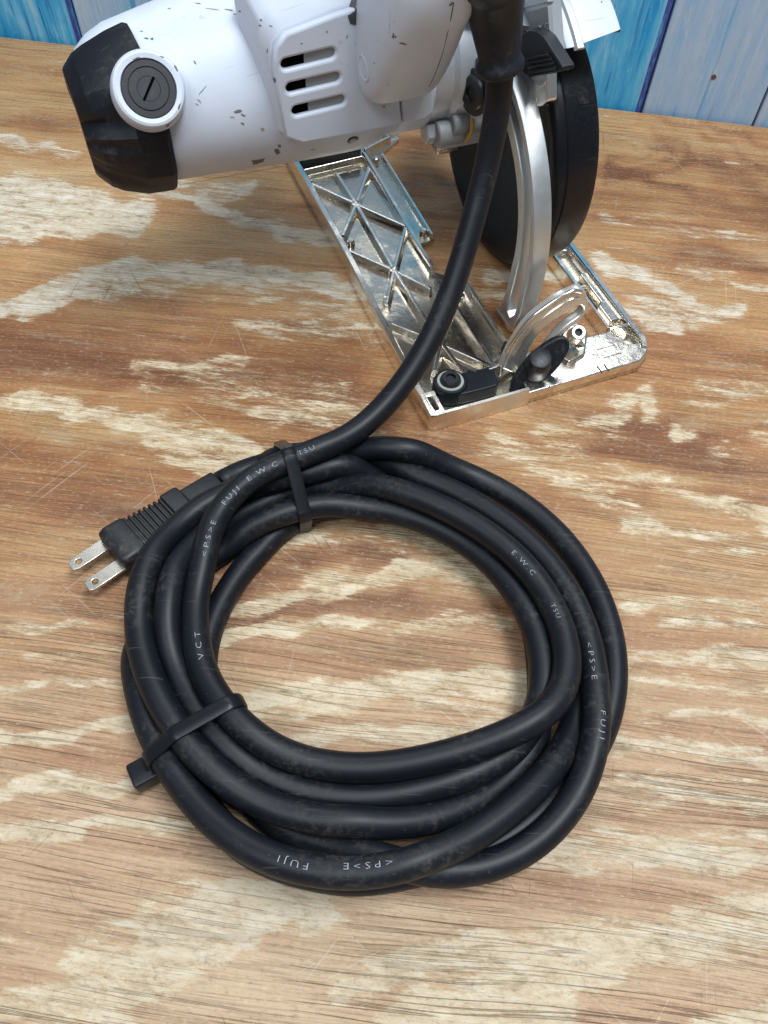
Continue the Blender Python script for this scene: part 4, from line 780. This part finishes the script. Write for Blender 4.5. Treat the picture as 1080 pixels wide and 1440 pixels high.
# --- brush cap: white ring with a slotted black screw
bd = np.array([0, -.80, .60]); bd /= np.linalg.norm(bd)
bs = None
for d_ in np.arange(30, 42, .5):                         # point of the boss axis seen at the screw's pixel
    pass
ray_l = Sl(210, 128, mc[0] + bd[1] * 37.0); bcz = ray_l[2]; bw = ray_l[0]
bc = np.array([bw, mc[0] + bd[1] * 37.0, mc[1] + bd[2] * 37.0])
wax = np.array([0, 0, 0.0]); 
bo = bc - bd * 9
bsc = lambda prof: [(a, r * .855) for a, r in prof]
boss = MB().lathe(bo, bd, bsc([(0, 15.4), (4.2, 15.4), (4.8, 15.2), (5.0, 14.7), (5.4, 14.7), (5.7, 15.2), (8.0, 15.0), (9.2, 14.2), (9.6, 13.2), (9.4, 11.4), (8.2, 11.2), (8.2, .3)]), 64).build('brush_ring', M['white'], mot, 0, 32)
bcap = MB().lathe(bo, bd, bsc([(7.6, 11.1), (8.7, 11.1), (8.9, 10.8), (8.9, 8.45), (8.45, 8.3), (8.45, 8.1), (9.0, 7.95), (9.0, 4.8), (8.85, 4.7), (9.0, 4.6), (9.0, .2)]), 56).build('brush_cap', M['brush'], boss, 0, 32)
sd_ = Sl(217, 112, bc[1]) - Sl(205, 142, bc[1]); sd_ -= bd * (sd_ @ bd); sd_ /= np.linalg.norm(sd_); s2_ = np.cross(bd, sd_)
MB().prism([bo + bd * 9.02 + sd_ * x + s2_ * y for x, y in slot2((-4.0, 0), (4.0, 0), .48)], bd * .05).build('screw_slot', M['slotblack'], bcap)

# --- handle: rounded grip rising from the housing, D loop going forward out of the picture
def hsec(c, t, hw, hh, e=3.6, n=52):
    c = np.asarray(c, float); t = np.asarray(t, float); t /= np.linalg.norm(t); u = np.array([1.0, 0, 0]); u -= t * (u @ t); u /= np.linalg.norm(u); v = np.cross(t, u); P = []
    for k in range(n):
        a = 2 * math.pi * k / n; ca, sa = math.cos(a), math.sin(a)
        P.append(c + u * hw * math.copysign(abs(ca) ** (2 / e), ca) + v * hh * math.copysign(abs(sa) ** (2 / e), sa))
    return P
hq = [Sl(553, 101, 88), Sl(554, 95, 87), Sl(556, 87, 85), Sl(565, 56, 78), Sl(576, 20, 71), Sl(587, -16, 66), Sl(600, -60, 63)]
HP = np.array([tuple(q) for q in hq] + [(17, 70, 196), (17, 92, 212), (16, 120, 216), (14, 152, 207), (12, 178, 184), (12, 186, 160), (12, 170, 134), (12, 150, 118)], float)
HW = [13.6, 15.4, 16.2, 16.2, 15.8, 15.4, 15.2, 15, 15, 15, 15, 16, 18, 18, 16]; HH = [11, 13, 14.6, 17, 18, 18.5, 18.5, 18, 17, 16, 16, 17, 18, 18, 16]
hp = spline(np.c_[HP, HW, HH], 3.0); TT = np.gradient(hp[:, :3], axis=0)
hd = MB().loft([hsec(p[:3], t, p[3], p[4]) for p, t in zip(hp, TT)]).build('main_handle', M['white'], saw, 0, 40)
# parting line of the two handle halves, screw recess, grey grip inlay
def on_handle(px, py, back=0.0):
    o_ = CAM; r = ray(px, py); r /= np.linalg.norm(r); s0 = loc(o_); s1 = loc(o_ + r); dr = (s1 - s0) / 1000
    dp = bpy.context.evaluated_depsgraph_get(); hit, pos, nrm, _ = hd.ray_cast(Vector(s0 / 1000), Vector(dr))
    return (np.array(pos) * 1000 - dr * back, np.array(nrm)) if hit else (None, None)
seam = [on_handle(x, y, .02)[0] for x, y in ((603, 122), (610, 108), (620, 82), (628, 52), (634, 26), (638, 4))]
seam = [s for s in seam if s is not None]
if len(seam) > 3: MB().tube(spline(seam, 2.0), .16, 6).build('mould_seam', M['screw'], hd, 0, 60)
pz, nz = on_handle(511, 96)
if pz is not None: MB().lathe(pz, nz, [(-.5, 4.6), (.12, 4.5), (.16, 4.0), (-.2, 3.7), (-.3, .2)], 24).build('screw_recess', M['white'], hd, 0, 35)

def patch_on(ob_hit, poly, lift, name, mat, par, n_in=3):   # thin skin laid on a surface inside a drawn outline
    c = np.mean(poly, 0); V, ok_ = [], True
    for k in range(n_in + 1):
        for q in poly:
            pt, nm = ob_hit(*(c + (np.array(q) - c) * k / n_in), 0.0)
            if pt is None: return None
            V.append(pt + nm * lift)
    m_ = len(poly); return V, [((k * m_ + i), (k * m_ + (i + 1) % m_), ((k + 1) * m_ + (i + 1) % m_), ((k + 1) * m_ + i)) for k in range(n_in) for i in range(m_)]
# --- cord boot and its collar
bp = [at(690, -75, .172), at(693, -35, .161), at(697, 15, .1485), at(701, 60, .1380), at(702.5, 84, .1322), at(703, 95, .1296), at(703.5, 104, .1274)]
bp = spline([np.array([12.0, 66, 196]), np.array([20.0, 60, 193])] + [loc(p) for p in bp], 2.0); nb_ = len(bp); i0_ = int(np.argmin(np.linalg.norm(bp - loc(at(690, -75, .172)), axis=1))); u_ = np.clip((np.arange(nb_) - i0_) / (nb_ - 1 - i0_), 0, 1)
br = np.interp(u_, [0, .3, .62, .85, .89, .92, .95, .985, 1], [12.6, 11.3, 9.2, 7.6, 7.6, 8.9, 9.0, 8.3, 6.2])
MB().tube(bp, br, 32).build('cord_boot', M['boot'], saw, 0, 60)

# --- clamp lever with its screw, near corner of the base
c0 = Sz(632, 546, 6); c0 = np.array([c0[0], c0[1], 0])
b = MB().lathe(c0 + np.array([0, 0, 2.6]), (0, 0, 1), [(0, 7.6), (.6, 8.0), (7.4, 7.8), (8.2, 7.3), (8.4, 6.0), (8.4, .3)], 40)
clamp = b.build('clamp_lever', M['black'], base, 0, 32)
e0, e1 = Sz(650, 548, 10), Sz(701, 540, 9)
dl_ = (e1 - e0)[:2]; dl_ /= np.linalg.norm(dl_); pl_ = np.array([-dl_[1], dl_[0]]); q0 = c0[:2]; ln = np.linalg.norm(e1[:2] - q0)
ol = [q0 + dl_ * a + pl_ * w_ for a, w_ in ((0, -7.7), (6, -7.7), (14, -7.2), (ln - 2, -6.6), (ln, -4.6), (ln, 2.6), (ln - 2.5, 4.6), (ln - 8, 4.9), (13.5, 3.6), (11.5, 5.8), (9, 4.5), (5, 5), (0, 5))]
b = MB().prism([(p[0], p[1], 2.7) for p in ol], (0, 0, 6.9)).build('lever_arm', M['black'], clamp, 1.1, 30, 3)
MB().lathe(c0 + np.array([0, 0, 10.9]), (0, 0, 1), [(0, 6.2), (.35, 6.0), (.35, 4.9), (.1, 4.8)], 36).build('washer', M['nylon'], clamp, 0, 35)
hx = MB().lathe(c0 + np.array([0, 0, 10.9]), (0, 0, 1), [(0, 4.7), (1.9, 4.5), (2.6, 3.9), (2.6, 2.2), (1.2, 2.0), (1.2, .2)], 30).build('clamp_screw', M['screw'], clamp, 0, 32)

# --- bevel quadrant: upright slotted arc plate on the front strip
lq = 19.0
def Q(x, y, l=lq): p = Sl(x, y, l); return (p[0], p[2])
oq = [Q(*p) for p in ((703, 514), (712, 492), (726, 468), (742, 447), (762, 430), (784, 415), (802, 406), (814, 402), (820, 406), (823, 415), (824, 428), (818, 440), (804, 451), (790, 463), (780, 478), (772, 496), (760, 508), (744, 513), (722, 520))]
iq = [Q(*p) for p in ((738, 496), (744, 482), (756, 464), (771, 450), (790, 437), (807, 427), (814, 426), (817, 433), (812, 440), (798, 450), (784, 462), (773, 475), (764, 489), (755, 499))]
quad = plate('bevel_quadrant', M['quadrant'], base, [spline(oq + oq[:1], 1.0)[:-1], spline(iq + iq[:1], .8)[:-1]], ((0, lq, 0), (1, 0, 0), (0, 0, 1)), 5.0, 1.1)
li = spline([Sl(x, y, lq - 2.6) for x, y in ((712, 496), (726, 472), (744, 450), (764, 434), (786, 419), (806, 409), (817, 410))], 1.5); MB().tube(li, .9, 8).build('quadrant_lip', M['bright'], quad, 0, 60)
li = spline([Sl(x, y, lq - 2.7) for x, y in ((722, 500), (733, 482), (748, 462), (767, 445), (788, 430), (806, 420), (815, 419))], 1.5); MB().tube(li, .55, 8).build('quadrant_lip', M['bright'], quad, 0, 60)
# wing knob
kc = Sl(757, 512, 12.0); kd = np.array([-.25, -.86, .45]); kd /= np.linalg.norm(kd)
k1 = Sl(787, 484, 12.0) - Sl(729, 536, 12.0); k1 -= kd * (k1 @ kd); kl = np.linalg.norm(k1) / 2; k1 /= np.linalg.norm(k1); k2 = np.cross(kd, k1)
wing = [kc + k1 * x + k2 * y for x, y in [((kl + 4.5) * math.copysign(abs(math.cos(t)) ** .75, math.cos(t)), (6.9 - .9 * abs(math.cos(t))) * math.copysign(abs(math.sin(t)) ** .8, math.sin(t))) for t in np.linspace(0, 2 * math.pi, 40, endpoint=False)]]
kn = MB().prism(wing, kd * 4.2).build('wing_knob', M['black'], base, 1.1, 32, 3)
h0 = kc + kd * 3.4; hv = Sl(743, 492, 3) - Sl(760, 512, 3); hv = hv / np.linalg.norm(hv); ha = np.array([-.12, -.30, .95]); ha /= np.linalg.norm(ha)
MB().lathe(h0 - ha * 2 + hv * 2.8, ha, [(-4, 6.2), (2, 6.0), (7.6, 5.2), (8.3, 4.9), (8.5, 4.5), (8.5, .3)], 28).build('knob_hub', M['black'], kn, 0, 35)
MB().lathe(kc - kd * 9, kd, [(0, 2.2), (10, 2.2)], 14).build('knob_bolt', M['steel'], kn)
# threaded bosses right of the knob
for (px_, py_, ax_, r_, ln_) in ((814, 467, (-.2, -.5, .85), 3.5, 7), (812, 491, (-.3, -.85, .4), 3.7, 8)):
    p = Sl(px_, py_, 17.0); ax_ = np.array(ax_) / np.linalg.norm(ax_)
    bb = MB().lathe(p - ax_ * ln_, ax_, [(0, r_ + .6), (ln_ - .6, r_), (ln_, r_ - .5), (ln_, r_ - 1.5), (ln_ - 2.4, r_ - 1.8), (ln_ - 2.4, .2)], 24).build('threaded_boss', M['bright'], base, 0, 32)
    MB().lathe(p - ax_ * 2.2, ax_, [(0, r_ - 1.75), (.1, r_ - 1.75), (.1, .1)], 16).build('thread_hole', M['dark'], bb)
pl = [Sz(x, y, 8.2) for x, y in ((790, 470), (808, 452), (826, 470), (822, 500), (800, 512), (778, 500))]
MB().prism([(p[0], p[1], 5) for p in pl], (0, 0, 4.5)).build('boss_web', M['nickel'], base, 1.0, 30, 3)
for x, y in ((722, 470), (712, 482)): 
    p = Sz(x, y, 9); MB().lathe(p - np.array([0, 0, 5]), (.5, -.7, .5), [(0, 3.0), (6, 3.0), (6.6, 2.4), (6.6, 1.4), (5.4, 1.2), (5.4, .1)], 18).build('set_screw', M['screw'], base, 0, 32)

# --- scuffs, chips and paint specks on the white housing
def on_motor(px, py, back=0.0):
    r = ray(px, py); r /= np.linalg.norm(r); s0 = loc(CAM); dr = (loc(CAM + r) - s0) / 1000; best = None
    for ob in (mot, vent_ob, front_ob, vp, hd, case, boss):
        hit, pos, nrm, _ = ob.ray_cast(Vector(s0 / 1000), Vector(dr))
        if hit:
            d_ = (np.array(pos) * 1000 - s0) @ dr
            if best is None or d_ < best[0]: best = (d_, np.array(pos) * 1000, np.array(nrm))
    return (best[1], best[2]) if best else (None, None)
bpy.context.view_layer.update()
SC = MB(); SG = MB(); SB = MB()
def scuff(tgt, x, y, a, b_, ang, n=11, lift=.05, seed=0):
    rr = random.Random(seed); c, s_ = math.cos(rad(ang)), math.sin(rad(ang)); poly = []
    for k in range(n):
        t = 2 * math.pi * k / n; q = rr.uniform(.5, 1.15); u, v = a * q * math.cos(t), b_ * q * math.sin(t); poly.append((x + u * c - v * s_, y + u * s_ + v * c))
    r_ = patch_on(on_motor, poly, lift, '', None, None, 2)
    if r_: tgt.add(*r_)
for k, (x, y, a, b_, g_) in enumerate(((334, 157, 6, 3.2, -10), (342, 162, 4, 2, 20), (341, 174, 3, 1.8, 40), (362, 227, 13, 4.0, -12), (390, 214, 5.5, 5, 30), (393, 205, 3, 2, 60), (274, 88, 1.3, 4.5, -25), (285, 127, 1.0, 13, 40), (277, 147, 4, .8, 30), (279, 5, 6, 1.2, 8),
    (300, 13, 12, .8, 8), (322, 14, 9, 1.1, 10), (337, 16, 2, 1.6, 0), (367, 28, 3, 1.6, 50), (366, 36, 2.6, 1.4, 0), (381, 37, 3.5, 1.0, 20), (376, 71, 1.0, 5, 15), (424, 61, 2, 1, 0), (236, 210, 3, 1, 20), (270, 251, 3, 1.2, 0), (238, 12, 2.4, .9, -20), (440, 210, 5, .8, -10), (556, 52, 2, 2, 0), (566, 61, 6, 2, 10), (634, 6, 5, 2, -40), (553, 50, 2, 5, 10), (546, 119, 1, 1, 0), (526, 89, 1, 1, 0), (488, 52, 1.2, 4, 10), (866, 50, 6, 2.2, -30), (850, 58, 8, 1.3, -16), (800, 74, 6, 1.0, -14), (846, 3, 1.5, 1.5, 0), (192, 82, 6, 1.4, -20), (247, 95, 1.6, 6, -25), (252, 150, 1.5, 5, 20), (228, 80, 4, 1, 20), (236, 176, 5, 1.2, -35))): scuff(SC, x, y, a, b_, g_, seed=k)
for k, (x, y, a, b_, g_) in enumerate(((206, 54, 4, 1.6, 10), (214, 55, 2.6, 2, 0), (386, 112, 2, 5, -20), (199, 44, 2.5, .8, 10))): scuff(SG, x, y, a, b_, g_, seed=50 + k)
for k, (x, y, a, b_, g_) in enumerate(((369, 182, 3.5, 2.2, 50), (330, 20, 2.5, 1.5, 0), (540, 150, 3, 2, 20), (280, 142, 5, 2, 40), (326, 165, 4, 1.6, 10), (460, 45, 2, 2, 0))): scuff(SB, x, y, a, b_, g_, seed=80 + k)
def on_body(px, py, back=0.0):
    r = ray(px, py); r /= np.linalg.norm(r); s0 = loc(CAM); dr = (loc(CAM + r) - s0) / 1000; best = None
    for ob in (mot, vent_ob, vp):
        hit, pos, nrm, _ = ob.ray_cast(Vector(s0 / 1000), Vector(dr))
        if hit and (best is None or (np.array(pos) * 1000 - s0) @ dr < best[0]): best = ((np.array(pos) * 1000 - s0) @ dr, np.array(pos) * 1000, np.array(nrm))
    return (best[1], best[2]) if best else (None, None)
r_ = patch_on(on_body, [(523, -2), (514, 18), (506, 30), (499, 35), (492, 33), (489, 22), (491, 8), (497, -10), (525, -10)], .25, '', None, None)
if r_: MB().add(*r_).build('grip_inlay', M['greyrub'], mot, 0, 60)
for mb_, mt_ in ((SC, mat_plain('dark_scuff', (0.15, 0.13, 0.115), .7)), (SG, mat_plain('green_paint', (0.015, 0.10, 0.07), .6)), (SB, mat_plain('tan_stain', (0.38, 0.27, 0.18), .7))):
    if mb_.V: mb_.build('scuff_marks', mt_, mot, 0, 60)['kind'] = 'stuff'
